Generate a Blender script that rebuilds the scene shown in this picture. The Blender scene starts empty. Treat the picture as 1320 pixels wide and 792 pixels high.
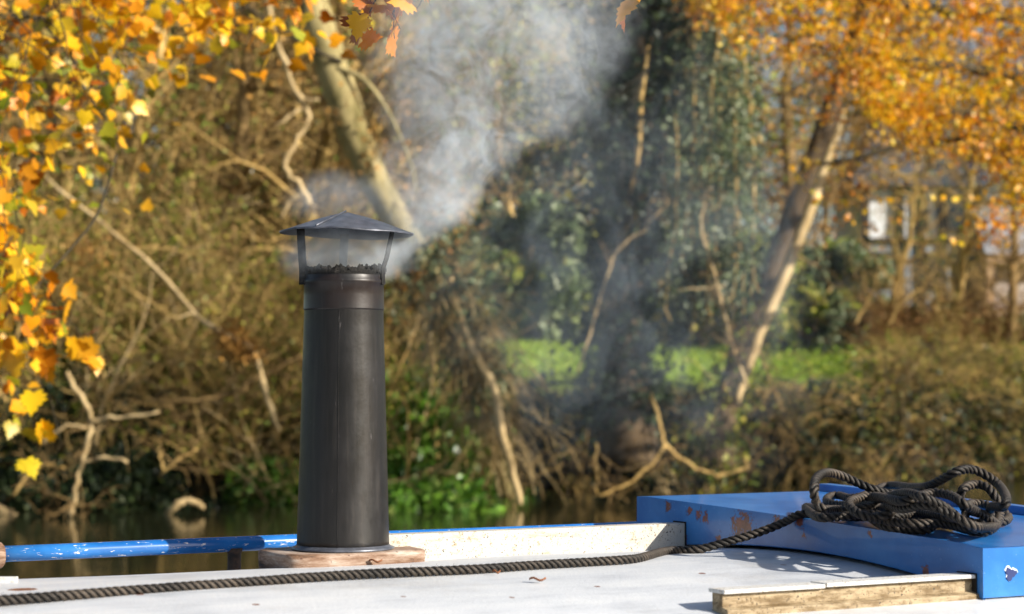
import bpy, math, random
import numpy as np
from mathutils import Vector, Matrix

random.seed(7)
rng = np.random.default_rng(7)
S = bpy.context.scene
COL = S.collection
PI = math.pi

# ------------------------------------------------------------------ frame of reference
EYE = 1.35                      # lens height above the river, river surface at z = 0
F = 70 / 36 * 1320
PITCH = math.atan(104 / F)
cp, sp = math.cos(PITCH), math.sin(PITCH)
UX, UY = 0.875, 0.485           # direction along the boat and the banks
_n = math.hypot(UX, UY); UX /= _n; UY /= _n


def P(px, py, d):
    a = (px - 660) / F; b = (396 - py) / F
    y = cp - b * sp; z = sp + b * cp
    return Vector((a / y * d, d, EYE + z / y * d))


def W(u, v, z=0.0):
    return Vector((u * UX - v * UY, u * UY + v * UX, z))


def UV(x, y):
    return x * UX + y * UY, -x * UY + y * UX


def smooth(a, b, x):
    t = min(1, max(0, (x - a) / (b - a)))
    return t * t * (3 - 2 * t)


def wob(u, s=0.0):
    return math.sin(u * 0.9 + s) * .5 + math.sin(u * 2.3 + 1.7 + s) * .3 + math.sin(u * 5.1 + .4 + s * 2) * .2


def ground_z(x, y):
    u, v = UV(x, y)
    if v < 12:                                     # near bank, behind the lens
        return -0.9 + 1.15 * (1 - smooth(0.5, 1.1, v))
    w = v - (22.4 + 0.35 * wob(u))
    if w < 0:
        return -0.9 + 0.9 * smooth(-1.5, 0, w)
    z = 0.55 * smooth(0, .25, w) + 0.95 * smooth(0.2, 2.4, w)
    z += 0.066 * max(0, min(w, 32) - 2) + 0.05 * wob(u * .7 + v * .5)
    z += 0.02 * max(0, w - 32) * (w < 400) + (7.4 if w >= 400 else 0)
    return z


def G(px, d, dz=0.0):
    x = (px - 660) / F * d
    return Vector((x, d, ground_z(x, d) + dz))


# ------------------------------------------------------------------ mesh collector
class MB:
    def __init__(s):
        s.v = []; s.f = {}; s.n = 0

    def add(s, verts, faces):
        verts = np.asarray(verts, dtype=np.float64).reshape(-1, 3)
        for k, arr in faces.items():
            s.f.setdefault(k, []).append(np.asarray(arr, dtype=np.int64).reshape(-1, k) + s.n)
        s.v.append(verts); s.n += len(verts)

    def tube(s, pts, rad, sides=6, cap=True):
        pts = np.asarray([tuple(p) for p in pts], dtype=np.float64)
        n = len(pts)
        rad = np.broadcast_to(np.asarray(rad, dtype=np.float64), (n,))
        t = np.gradient(pts, axis=0)
        t /= np.linalg.norm(t, axis=1)[:, None] + 1e-12
        ref = np.array([0, 0, 1.0]) if abs(t[0][2]) < .9 else np.array([1.0, 0, 0])
        a = np.cross(t[0], ref); a /= np.linalg.norm(a)
        A = np.empty_like(pts)
        for i in range(n):
            a = a - t[i] * a.dot(t[i]); a /= np.linalg.norm(a) + 1e-12
            A[i] = a
        B = np.cross(t, A)
        ang = np.arange(sides) * 2 * PI / sides
        ring = (A[:, None, :] * np.cos(ang)[None, :, None] + B[:, None, :] * np.sin(ang)[None, :, None]) * rad[:, None, None]
        V = (pts[:, None, :] + ring).reshape(-1, 3)
        i = np.arange(n - 1)[:, None] * sides; j = np.arange(sides)[None, :]; j2 = (j + 1) % sides
        q = np.stack([i + j, i + j2, i + sides + j2, i + sides + j], axis=-1).reshape(-1, 4)
        fs = {4: q}
        if cap and sides >= 4:
            fs[sides] = np.concatenate([fs[4], np.array([np.arange(sides)[::-1], (n - 1) * sides + np.arange(sides)])]) if sides == 4 else np.array([np.arange(sides)[::-1], (n - 1) * sides + np.arange(sides)])
        s.add(V, fs)

    def leaves(s, pos, size, shape, droop=0.0, up=None, tilt=1.0):
        """many leaves of one outline, each with its own turn"""
        pos = np.asarray(pos, dtype=np.float64).reshape(-1, 3)
        n = len(pos)
        if n == 0: return
        T, faces = shape
        size = np.broadcast_to(size, (n,))
        q = rng.normal(size=(n, 3))
        q /= np.linalg.norm(q, axis=1)[:, None]
        z = q * tilt + (np.asarray(up if up is not None else (0, 0, 1.0)) * (1 - tilt))
        z /= np.linalg.norm(z, axis=1)[:, None] + 1e-9
        r = rng.normal(size=(n, 3)) + np.array([0, 0, -droop])
        x = r - z * (r * z).sum(1)[:, None]
        x /= np.linalg.norm(x, axis=1)[:, None] + 1e-9
        y = np.cross(z, x)
        L = T[None] * size[:, None, None]
        V = pos[:, None] + L[..., 0:1] * x[:, None] + L[..., 1:2] * y[:, None] + L[..., 2:3] * z[:, None]
        k = len(T)
        off = (np.arange(n) * k)[:, None, None]
        s.add(V.reshape(-1, 3), {m: (np.asarray(a)[None] + off).reshape(-1, m) for m, a in faces.items()})

    def box(s, c, h, R=None):
        R = R or Matrix.Identity(3)
        vs = []
        for sz in (-1, 1):
            for a, b in ((-1, -1), (1, -1), (1, 1), (-1, 1)):
                vs.append(tuple(Vector(c) + R @ Vector((a * h[0], b * h[1], sz * h[2]))))
        s.add(vs, {4: [[3, 2, 1, 0], [4, 5, 6, 7], [0, 1, 5, 4], [1, 2, 6, 5], [2, 3, 7, 6], [3, 0, 4, 7]]})

    def build(s, name, mat, parent=None, smoothed=True, bevel=0):
        me = bpy.data.meshes.new(name)
        V = np.concatenate(s.v) if s.v else np.zeros((0, 3))
        par = Vector((0, 0, 0))
        if parent is not None:
            q = parent
            while q is not None:
                par += q.location; q = q.parent
        V = V - np.array(par)
        me.vertices.add(len(V)); me.vertices.foreach_set('co', V.ravel())
        idx = []; starts = []; pos = 0
        for k, arrs in s.f.items():
            a = np.concatenate(arrs)
            idx.append(a.ravel()); starts.append(pos + np.arange(len(a)) * k); pos += a.size
        if idx:
            idx = np.concatenate(idx); starts = np.concatenate(starts)
            me.loops.add(len(idx)); me.loops.foreach_set('vertex_index', idx.astype(np.int32))
            me.polygons.add(len(starts)); me.polygons.foreach_set('loop_start', starts.astype(np.int32))
            me.polygons.foreach_set('use_smooth', np.full(len(starts), smoothed))
        me.update(calc_edges=True)
        me.validate()
        if mat: me.materials.append(mat)
        o = bpy.data.objects.new(name, me); COL.objects.link(o)
        if parent is not None: o.parent = parent
        if bevel:
            m = o.modifiers.new('b', 'BEVEL'); m.width = bevel; m.segments = 3; m.limit_method = 'ANGLE'; m.angle_limit = .6
        return o


def diamond(w=.5, fold=.12):
    T = np.array([[0, 0, 0], [.5, w * .5, fold], [1, 0, 0], [.5, -w * .5, fold]])
    return T, {4: [[0, 1, 2, 3]]}


def oval(w=.62, fold=.10):
    T = np.array([[0, 0, 0], [.2, w * .36, fold * .6], [.5, w * .5, fold], [.8, w * .34, fold * .4], [1, 0, -.05],
                  [.8, -w * .34, fold * .4], [.5, -w * .5, fold], [.2, -w * .36, fold * .6]])
    return T, {4: [[0, 1, 2, 2]][:0] or [[0, 1, 2, 6], [0, 6, 7, 0]][:1] + [[2, 3, 5, 6]], 3: [[0, 6, 7], [3, 4, 5]]}


def maple():
    pts = [(0, 0), (-.12, .18), (-.10, .36), (.02, .30), (.10, .52), (.22, .40), (.30, .56), (.42, .34), (.52, .38), (.56, .2),
           (.74, .22), (.80, .09), (1.0, 0)]
    up = [(x, y) for x, y in pts]
    T = [(x, y, .10 * abs(y) + .12 * x * x - .1 * x) for x, y in up] + [(x, -y, .10 * abs(y) + .12 * x * x - .1 * x) for x, y in up[1:-1][::-1]]
    T.append((.35, 0, -.05))
    n = len(T) - 1
    return np.array(T), {3: [[n, i, (i + 1) % n] for i in range(n)]}


DIAMOND, OVAL, MAPLE = diamond(), oval(), maple()


def ivyleaf():
    T = np.array([[0, 0, 0], [-.08, .3, .05], [.25, .48, .08], [.45, .28, .04], [1, 0, 0], [.45, -.28, .04], [.25, -.48, .08], [-.08, -.3, .05]])
    return T, {4: [[0, 1, 2, 3], [0, 5, 6, 7], [0, 3, 4, 5]]}


IVY = ivyleaf()


# ------------------------------------------------------------------ objects and tags
def tag(o, label=None, cat=None, group=None, kind=None):
    if label: o['label'] = label
    if cat: o['category'] = cat
    if group: o['group'] = group
    if kind: o['kind'] = kind
    return o


def empty(name, loc, label=None, cat=None, group=None):
    o = bpy.data.objects.new(name, None); COL.objects.link(o)
    o.location = loc; o.empty_display_size = .2
    return tag(o, label, cat, group)


def copy_tree(o, parent=None):
    c = o.copy(); COL.objects.link(c)
    if parent is not None: c.parent = parent
    for ch in list(o.children):
        copy_tree(ch, c)
    return c


# ------------------------------------------------------------------ materials
class Nodes:
    def __init__(s, name, world=False):
        s.m = bpy.data.materials.new(name); s.m.use_nodes = True
        s.t = s.m.node_tree; s.t.nodes.clear()
        s.out = s.t.nodes.new('ShaderNodeOutputMaterial')

    def n(s, typ, ins=None, **kw):
        nd = s.t.nodes.new('ShaderNode' + typ)
        for k, v in kw.items(): setattr(nd, k, v)
        for k, v in (ins or {}).items():
            if isinstance(v, bpy.types.NodeSocket): s.t.links.new(v, nd.inputs[k])
            else: nd.inputs[k].default_value = v
        return nd

    def math(s, op, a, b=0.0, c=None, clamp=False):
        ins = {0: a, 1: b}
        if c is not None: ins[2] = c
        return s.n('Math', ins, operation=op, use_clamp=clamp).outputs[0]

    def noise(s, vec, scale, detail=4, rough=.55, dist=0.0, out=0):
        return s.n('TexNoise', {'Vector': vec, 'Scale': scale, 'Detail': detail, 'Roughness': rough, 'Distortion': dist}).outputs[out]

    def ramp(s, fac, stops, interp='LINEAR'):
        r = s.n('ValToRGB', {0: fac}); r.color_ramp.interpolation = interp
        e = r.color_ramp.elements
        while len(e) < len(stops): e.new(.5)
        for el, (p, c) in zip(e, stops):
            el.position = p; el.color = (*c, 1) if len(c) == 3 else c
        return r.outputs[0]

    def mix(s, fac, a, b):
        nd = s.n('Mix', data_type='RGBA')
        for sock, v in ((nd.inputs[0], fac), (nd.inputs[6], a), (nd.inputs[7], b)):
            if isinstance(v, bpy.types.NodeSocket): s.t.links.new(v, sock)
            else: sock.default_value = (*v, 1) if isinstance(v, tuple) and len(v) == 3 else v
        return nd.outputs[2]

    def along(s, sx, sy, sz):
        p = s.pos()
        a = s.n('VectorMath', {0: p, 1: (UX * sx, UY * sx, 0)}, operation='DOT_PRODUCT').outputs['Value']
        b = s.n('VectorMath', {0: p, 1: (-UY * sy, UX * sy, 0)}, operation='DOT_PRODUCT').outputs['Value']
        c = s.n('VectorMath', {0: p, 1: (0, 0, sz)}, operation='DOT_PRODUCT').outputs['Value']
        return s.n('CombineXYZ', {0: a, 1: b, 2: c}).outputs[0]

    def obj(s): return s.n('TexCoord').outputs['Object']

    def pos(s): return s.n('NewGeometry').outputs['Position']

    def island(s): return s.n('NewGeometry').outputs['Random Per Island']

    def bump(s, h, strength=.3, dist=.01):
        return s.n('Bump', {'Height': h, 'Strength': strength, 'Distance': dist}).outputs[0]

    def princ(s, color, rough=.6, metal=0.0, normal=None, spec=.5, coat=0.0):
        ins = {'Base Color': color if isinstance(color, bpy.types.NodeSocket) else (*color, 1), 'Roughness': rough, 'Metallic': metal,
               'Specular IOR Level': spec, 'Coat Weight': coat}
        if normal is not None: ins['Normal'] = normal
        p = s.n('BsdfPrincipled', ins)
        s.t.links.new(p.outputs[0], s.out.inputs[0])
        return p


def bark(name, c1, c2, scale=9, rough=.85):
    k = Nodes(name); v = k.pos()
    st = k.n('Mapping', {'Vector': v, 'Scale': (1, 1, .35)}).outputs[0]
    n1 = k.noise(st, scale, 5, .65); n2 = k.noise(v, scale * .25, 3)
    f = k.math('MULTIPLY_ADD', n1, .7, k.math('MULTIPLY', n2, .3))
    c = k.ramp(f, [(.35, c1), (.62, c2)])
    k.princ(c, rough, normal=k.bump(n1, .5, .01), spec=.25)
    return k.m


def foliage(name, stops, trans=.35, rough=.5, spec=.4, gloss=False):
    k = Nodes(name)
    r = k.island()
    c = k.ramp(r, stops)
    p = k.n('BsdfPrincipled', {'Base Color': c, 'Roughness': rough, 'Specular IOR Level': spec})
    t = k.n('BsdfTranslucent', {'Color': c})
    m = k.n('MixShader', {0: trans, 1: p.outputs[0], 2: t.outputs[0]})
    k.t.links.new(m.outputs[0], k.out.inputs[0])
    return k.m


def patch_mask(k, vec, pts, nscale=60, amt=.5):
    """irregular spots at given places of a surface (chips of paint)"""
    nz = k.math('MULTIPLY', k.math('SUBTRACT', k.noise(vec, nscale, 5, .8), .5), amt * 2)
    tot = None
    for (x, y, z, r) in pts:
        d = k.n('VectorMath', {0: vec, 1: (x, y, z)}, operation='DISTANCE').outputs['Value']
        d = k.math('ADD', k.math('DIVIDE', d, r), nz)
        m = k.math('LESS_THAN', d, 1.0)
        tot = m if tot is None else k.math('MAXIMUM', tot, m)
    return tot


# ---- leaves and bark
M = {}
M['twig_tan'] = bark('twig_tan', (.24, .145, .04), (.62, .42, .15), 6)
M['twig_brown'] = bark('twig_brown', (.10, .06, .022), (.34, .22, .085), 6)
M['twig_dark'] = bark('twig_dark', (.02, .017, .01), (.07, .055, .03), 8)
M['bark_green'] = bark('bark_green', (.12, .10, .028), (.46, .37, .17), 5)
M['bark_dark'] = bark('bark_dark', (.03, .020, .011), (.12, .08, .042), 7)
M['bark_pale'] = bark('bark_pale', (.28, .19, .08), (.64, .48, .25), 5)
M['leaf_yellow'] = foliage('leaf_yellow', [(0, (.66, .24, .006)), (.35, (.88, .45, .008)), (.7, (.94, .60, .015)), (.9, (.74, .54, .02)), (1, (.36, .38, .03))], .38, .42, .5)
M['leaf_orange'] = foliage('leaf_orange', [(0, (.40, .10, .004)), (.3, (.76, .27, .005)), (.6, (.90, .42, .008)), (.85, (.94, .54, .015)), (1, (.60, .20, .008))], .38, .42, .5)
M['leaf_lime'] = foliage('leaf_lime', [(0, (.22, .27, .015)), (.35, (.42, .38, .02)), (.6, (.72, .42, .02)), (1, (.80, .36, .015))], .4, .42, .5)
M['leaf_russet'] = foliage('leaf_russet', [(0, (.15, .07, .02)), (.4, (.32, .16, .04)), (.8, (.52, .27, .06)), (1, (.62, .40, .14))], .25, .7, .2)
M['leaf_olive'] = foliage('leaf_olive', [(0, (.035, .055, .006)), (.35, (.11, .15, .016)), (.7, (.26, .29, .030)), (1, (.50, .42, .07))], .25, .5, .4)
M['leaf_green'] = foliage('leaf_green', [(0, (.03, .09, .008)), (.5, (.10, .23, .018)), (.85, (.20, .38, .04)), (1, (.42, .52, .14))], .25, .36, .55)
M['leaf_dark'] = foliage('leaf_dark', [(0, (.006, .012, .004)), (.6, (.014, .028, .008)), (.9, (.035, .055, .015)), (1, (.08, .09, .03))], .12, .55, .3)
M['leaf_sage'] = foliage('leaf_sage', [(0, (.05, .08, .03)), (.5, (.11, .15, .06)), (.85, (.22, .26, .12)), (1, (.45, .48, .34))], .2, .5, .35)
M['dead_grass'] = foliage('dead_grass', [(0, (.26, .17, .06)), (.5, (.48, .34, .14)), (1, (.66, .50, .25))], .25, .7, .2)
M['bracken'] = foliage('bracken', [(0, (.05, .025, .010)), (.6, (.12, .06, .022)), (1, (.26, .13, .045))], .2, .8, .1)
M['grass'] = foliage('grass', [(0, (.14, .23, .012)), (.5, (.24, .35, .02)), (1, (.38, .44, .05))], .35, .5, .3)

# ------------------------------------------------------------------ camera, sky, sun
cam = bpy.data.cameras.new('camera'); co = bpy.data.objects.new('camera', cam); COL.objects.link(co); S.camera = co
co.location = (0, 0, EYE); co.rotation_euler = (PI / 2 + PITCH, 0, 0)
cam.lens = 70; cam.sensor_width = 36; cam.clip_end = 2500; cam.clip_start = .05
cam.dof.use_dof = True; cam.dof.focus_distance = 3.33; cam.dof.aperture_fstop = 5.4; cam.dof.aperture_blades = 9

SUN_AZ = math.radians(62)      # measured from straight behind the lens towards the right
SUN_EL = math.radians(27)
sd = Vector((math.sin(SUN_AZ) * math.cos(SUN_EL), -math.cos(SUN_AZ) * math.cos(SUN_EL), math.sin(SUN_EL)))
sl = bpy.data.lights.new('sun', 'SUN'); sl.energy = 5.0; sl.angle = math.radians(.6); sl.color = (1, .93, .82)
so = bpy.data.objects.new('sun', sl); COL.objects.link(so); so.rotation_euler = sd.to_track_quat('Z', 'Y').to_euler(); so.location = (6, -4, 6)
wd = bpy.data.worlds.new('World'); S.world = wd; wd.use_nodes = True
wt = wd.node_tree; bg = wt.nodes['Background']
sky = wt.nodes.new('ShaderNodeTexSky'); sky.sky_type = 'NISHITA'; sky.sun_disc = False
sky.sun_elevation = SUN_EL; sky.sun_rotation = math.atan2(sd.x, sd.y); sky.dust_density = 1.5
wt.links.new(sky.outputs[0], bg.inputs[0]); bg.inputs[1].default_value = .075
S.view_settings.view_transform = 'Standard'; S.view_settings.look = 'None'; S.view_settings.exposure = .74; S.view_settings.gamma = 1
cy = S.cycles
cy.use_denoising = True
cy.use_adaptive_sampling = True; cy.adaptive_threshold = .02
cy.max_bounces = 6; cy.diffuse_bounces = 2; cy.glossy_bounces = 2; cy.transmission_bounces = 3; cy.transparent_max_bounces = 6; cy.volume_bounces = 1
cy.volume_step_rate = 1.0; cy.volume_max_steps = 96
cy.caustics_reflective = False; cy.caustics_refractive = False
cy.sample_clamp_indirect = 4; cy.sample_clamp_direct = 12


# ------------------------------------------------------------------ ground, lawn, river
def build_ground():
    us = np.concatenate([np.linspace(-900, -30, 14), np.linspace(-25, 50, 190), np.linspace(56, 900, 14)])
    vs = np.concatenate([np.linspace(-600, -10, 10), np.linspace(-6, 0, 5), np.linspace(.4, 1.4, 8), np.linspace(3, 20, 8),
                         np.linspace(20.6, 26, 56), np.linspace(26.5, 60, 50), np.linspace(66, 1200, 24)])
    V = np.array([[*W(u, v).xy, ground_z(*W(u, v).xy)] for v in vs for u in us])
    V[:, 2] += np.where((V[:, 2] > .05), rng.normal(0, .02, len(V)), 0)
    nu = len(us)
    i = np.arange(len(vs) - 1)[:, None] * nu; j = np.arange(nu - 1)[None]
    q = np.stack([i + j, i + j + 1, i + j + 1 + nu, i + j + nu], -1).reshape(-1, 4)
    k = Nodes('earth'); p = k.pos()
    vv = k.n('VectorMath', {0: p, 1: (-UY, UX, 0)}, operation='DOT_PRODUCT').outputs['Value']
    n1 = k.noise(p, 1.3, 5, .6); n2 = k.noise(p, 14, 4, .7)
    grass = k.ramp(n2, [(.3, (.11, .18, .012)), (.6, (.20, .30, .02)), (.8, (.30, .38, .04))])
    soil = k.ramp(n2, [(.3, (.022, .015, .009)), (.55, (.06, .042, .022)), (.75, (.14, .09, .04))])  # extra dark earth: shade of the bank's hollows is put into this colour
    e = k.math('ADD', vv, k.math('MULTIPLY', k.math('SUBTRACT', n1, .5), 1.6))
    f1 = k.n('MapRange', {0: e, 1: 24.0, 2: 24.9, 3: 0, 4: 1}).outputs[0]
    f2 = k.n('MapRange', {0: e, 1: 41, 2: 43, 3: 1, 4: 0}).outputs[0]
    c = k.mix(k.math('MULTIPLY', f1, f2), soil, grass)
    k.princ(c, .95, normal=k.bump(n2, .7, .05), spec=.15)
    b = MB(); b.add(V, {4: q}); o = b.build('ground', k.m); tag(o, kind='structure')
    k = Nodes('water'); p = k.pos()
    mp = k.n('Mapping', {'Vector': p, 'Rotation': (0, 0, -.5), 'Scale': (.8, 2.2, 1)}).outputs[0]
    nz = k.math('ADD', k.noise(mp, 2.2, 3, .5), k.math('MULTIPLY', k.noise(mp, 9, 2, .5), .25))
    k.princ((.016, .017, .008), .04, normal=k.bump(nz, .10, .05), spec=.5)
    b = MB()
    qs = [W(-900, .5, 0), W(900, .5, 0), W(900, 23.4, 0), W(-900, 23.4, 0)]
    b.add([tuple(x) for x in qs], {4: [[0, 1, 2, 3]]})
    tag(b.build('river', k.m), kind='structure')


build_ground()


def build_lawn():
    b = MB(); n = 26000
    u = rng.uniform(8, 30, n); v = rng.uniform(24.6, 40, n) ** 1.0
    T = np.array([[-.06, 0, 0], [.06, 0, 0], [.03, .15, 1.0]])
    pos = np.array([[*W(a, c).xy, 0] for a, c in zip(u, v)])
    pos[:, 2] = [ground_z(x, y) for x, y in pos[:, :2]]
    h = rng.uniform(.05, .14, n); a = rng.uniform(0, 2 * PI, n)
    X = np.stack([np.cos(a), np.sin(a), np.zeros(n)], 1); Y = np.stack([-np.sin(a), np.cos(a), np.zeros(n)], 1)
    V = pos[:, None] + (T[None, :, 0:1] * X[:, None] * 2.2 + T[None, :, 1:2] * 2 * Y[:, None] + T[None, :, 2:3] * np.array([0, 0, 1.0])) * h[:, None, None]
    b.add(V.reshape(-1, 3), {3: np.arange(n * 3).reshape(-1, 3)})
    tag(b.build('grass', M['grass']), 'short bright green grass of the lawn on top of the far bank', 'grass', kind='stuff')


build_lawn()


# ------------------------------------------------------------------ growth
def rv(s=1.0):
    return Vector((random.gauss(0, s), random.gauss(0, s), random.gauss(0, s)))


def grow(mb, p, d, L, r, depth, pr, tips):
    n = pr.get('seg', 6) if depth > 0 else 4
    pts = [p.copy()]; rad = [r]; st = L / n
    kids = []
    for i in range(n):
        d = (d + rv(pr['curl']) + Vector((0, 0, pr.get('up', .05)))).normalized()
        p = p + d * st; pts.append(p.copy())
        t = (i + 1) / n; rad.append(max(pr.get('rmin', .003), r * (1 - t * .75)))
        if depth > 0 and t > pr.get('bare', .2):
            m = pr['kids'][depth - 1]
            c = int(m / n) + (random.random() < (m / n) % 1)
            for _ in range(c): kids.append((p.copy(), d.copy(), t))
        if depth <= pr.get('tipdepth', 0): tips.append((p.copy(), d.copy()))
    mb.tube(pts, rad, 8 if r > .09 else (5 if r > .025 else 3), cap=False)
    for (q, dd, t) in kids:
        ax = rv().cross(dd).normalized()
        ang = random.uniform(*pr.get('ang', (.5, 1.1)))
        nd = (Matrix.Rotation(ang, 3, ax) @ dd)
        grow(mb, q, nd, L * random.uniform(.35, .62) * (1.15 - .5 * t), max(pr.get('rmin', .003), r * random.uniform(.3, .5) * (1.1 - .5 * t)), depth - 1, pr, tips)


def spline(pts, n=8):
    """Catmull-Rom through points"""
    q = [Vector(p) for p in pts]
    q = [q[0] * 2 - q[1]] + q + [q[-1] * 2 - q[-2]]
    out = []
    for i in range(1, len(q) - 2):
        for j in range(n):
            t = j / n
            a, b, c, d = q[i - 1], q[i], q[i + 1], q[i + 2]
            out.append(.5 * ((2 * b) + (c - a) * t + (2 * a - 5 * b + 4 * c - d) * t * t + (3 * b - a - 3 * c + d) * t ** 3))
    out.append(q[-2].copy())
    return out


def lerp_list(vals, m):
    x = np.linspace(0, 1, len(vals)); return np.interp(np.linspace(0, 1, m), x, vals)


def knobbly(pts, amt):
    return [p + rv(amt) for p in pts]


# ---- prototypes of plants at the origin: [stems, leaves]
def proto(name, label, cat, group, build):
    root = empty(name, (0, 0, 0), label, cat, group)
    build(root)
    return root


def make_shrub(i, leafmat, nleaf, stem='twig_tan', label='', group='', name='bare_shrub', h=1.0):
    def bf(root):
        b = MB(); tips = []
        for k in range(11):
            a = random.uniform(0, 2 * PI)
            grow(b, Vector((math.cos(a) * .25, math.sin(a) * .25, -.15)), Vector((math.cos(a) * .7, math.sin(a) * .7, 1)).normalized(),
                 random.uniform(1.3, 2.6) * h, random.uniform(.012, .032), 2,
                 dict(curl=.18, up=.03, kids=[7, 8], seg=7, rmin=.0035, ang=(.4, 1.3)), tips)
        b.build('stems', M[stem], root)
        l = MB(); T = np.array([tuple(t[0]) for t in tips])
        idx = rng.integers(0, len(T), nleaf)
        l.leaves(T[idx] + rng.normal(0, .07, (nleaf, 3)), rng.uniform(.035, .085, nleaf), DIAMOND)
        l.build('foliage', M[leafmat], root)
    return proto(name, label, 'shrub', group, bf)


def make_tree(i, leafmat, nleaf, stem='twig_brown', name='woodland_tree', label='', group='', h=8.0, leaf=(.07, .14), spread=.25):
    def bf(root):
        tr = MB(); br = MB(); tips = []
        p = Vector((0, 0, -.4)); d = Vector((random.gauss(0, .12), random.gauss(0, .12), 1)).normalized()
        pts = [p.copy()]; rads = [.17]; n = 10
        for k in range(n):
            d = (d + rv(.07) + Vector((0, 0, .08))).normalized(); p = p + d * h / n; pts.append(p.copy()); rads.append(.17 * (1 - .085 * (k + 1)))
            if k > 0:
                for _ in range(4):
                    a = random.uniform(0, 2 * PI)
                    dd = Vector((math.cos(a), math.sin(a), random.uniform(.1, 1.0))).normalized()
                    grow(br, p.copy(), dd, random.uniform(1.4, 3.0) * (1.1 - k * .06) * h / 8, random.uniform(.025, .05), 2,
                         dict(curl=.2, up=.05, kids=[6, 7], seg=6, rmin=.006, ang=(.4, 1.2), tipdepth=1), tips)
        tr.tube(pts, rads, 8)
        tr.build('trunk', M[stem], root); br.build('branches', M[stem], root)
        l = MB(); T = np.array([tuple(t[0]) for t in tips]); idx = rng.integers(0, len(T), nleaf)
        l.leaves(T[idx] + rng.normal(0, spread, (nleaf, 3)), rng.uniform(leaf[0], leaf[1], nleaf), DIAMOND)
        l.build('crown', M[leafmat], root)
    return proto(name, label, 'tree', group, bf)


def make_evergreen(i, leafmat='leaf_dark', n=9000, label='', group='', name='evergreen_bush', sz=(1.4, 1.4, 1.5), leaf=(.07, .13)):
    def bf(root):
        s = MB()
        C = []
        for k in range(26):
            a = random.uniform(0, 2 * PI); rr = random.random() ** .5
            q = Vector((math.cos(a) * rr * sz[0], math.sin(a) * rr * sz[1], random.uniform(.15, 1) * sz[2] * (1.35 - rr * .6)))
            C.append(q)
            s.tube(spline([(0, 0, -.1), q * .5 + rv(.12), q], 4), lerp_list([.035, .006], 9), 4, cap=False)
        s.build('stems', M['twig_brown'], root)
        l = MB(); C = np.array([tuple(c) for c in C])
        idx = rng.integers(0, len(C), n)
        g = rng.normal(0, 1, (n, 3)); g /= np.linalg.norm(g, axis=1)[:, None]
        g *= (rng.uniform(.3, 1, n) ** .5)[:, None] * .38
        l.leaves(C[idx] + g, rng.uniform(leaf[0], leaf[1], n), IVY)
        l.build('foliage', M[leafmat], root)
    return proto(name, label, 'bush', group, bf)


placed = []


def scatter(protos, spots, sc=(.8, 1.25), squash=(.9, 1.15)):
    for i, (px, d) in enumerate(spots):
        p = protos[i % len(protos)]
        o = p if p.name not in placed else copy_tree(p)
        placed.append(p.name)
        o.location = G(px, d, -.05)
        o.rotation_euler = (random.gauss(0, .05), random.gauss(0, .05), random.uniform(0, 2 * PI))
        s = random.uniform(*sc); o.scale = (s, s, s * random.uniform(*squash))


# far wood beyond the lawn
L_far = 'bare brown woodland tree with russet leaves beyond the lawn'
far_trees = [make_tree(i, ('leaf_russet', 'leaf_olive', 'leaf_olive')[i], (3600, 3600, 2400)[i], ('twig_brown', 'twig_brown', 'twig_tan')[i],
                       'woodland_tree', L_far, 'trees of the wood beyond the lawn', h=9.5, leaf=(.10, .20), spread=.3) for i in range(3)]
spots = []
for row, d0 in enumerate((44, 50, 57, 66)):
    for k in range(9 + row):
        spots.append((-120 + k * 1560 / (8 + row) + random.uniform(-60, 60), d0 + random.uniform(-2, 2)))
spots = [s for s in spots if not (1075 < s[0] < 1420 and s[1] < 55)]
scatter(far_trees, spots, (.95, 1.35))
# dark understorey of the wood
dk = [make_evergreen(i, ('leaf_sage', 'leaf_olive')[i], 6000, 'dense evergreen bush growing well back from the far river bank', 'evergreen bushes back from the bank', sz=(2.0, 2.0, 2.4), leaf=(.14, .26)) for i in range(2)]
spots = [(-60 + k * 60 + random.uniform(-25, 25), 43.2 + random.uniform(-1.0, 2.5)) for k in range(25)]
spots = [q_ for q_ in spots if not 1085 < q_[0] < 1345]
scatter(dk, spots, (.75, 1.2))
scatter(dk, [(1100, 41), (1150, 41.5), (1205, 41), (1250, 41.5), (1300, 38), (1345, 38)], (.32, .42))
scatter(dk, [(40, 31), (130, 30), (215, 31.5), (290, 30.5), (370, 32), (440, 30), (500, 33)], (.42, .62))
# middle trees between bank and lawn at the left, where no lawn shows
mid = [make_tree(i + 3, ('leaf_olive', 'leaf_russet', 'leaf_green')[i], (800, 700, 1000)[i], ('twig_tan', 'twig_brown', 'twig_tan')[i], 'thicket_tree',
                 'slender tan stemmed tree of the thicket at the left of the far bank', 'trees of the thicket on the far bank', h=6.5, leaf=(.05, .10), spread=.2) for i in range(3)]
spots = [(px + random.uniform(-22, 22), d) for px, d in
         [(-30, 27), (60, 29), (130, 26.5), (200, 30), (265, 27.5), (330, 29), (395, 26.5), (455, 30), (20, 32), (160, 33), (300, 33.5), (430, 33), (100, 36), (240, 36.5), (370, 37), (500, 35)]]
scatter(mid, spots, (.8, 1.2))
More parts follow.
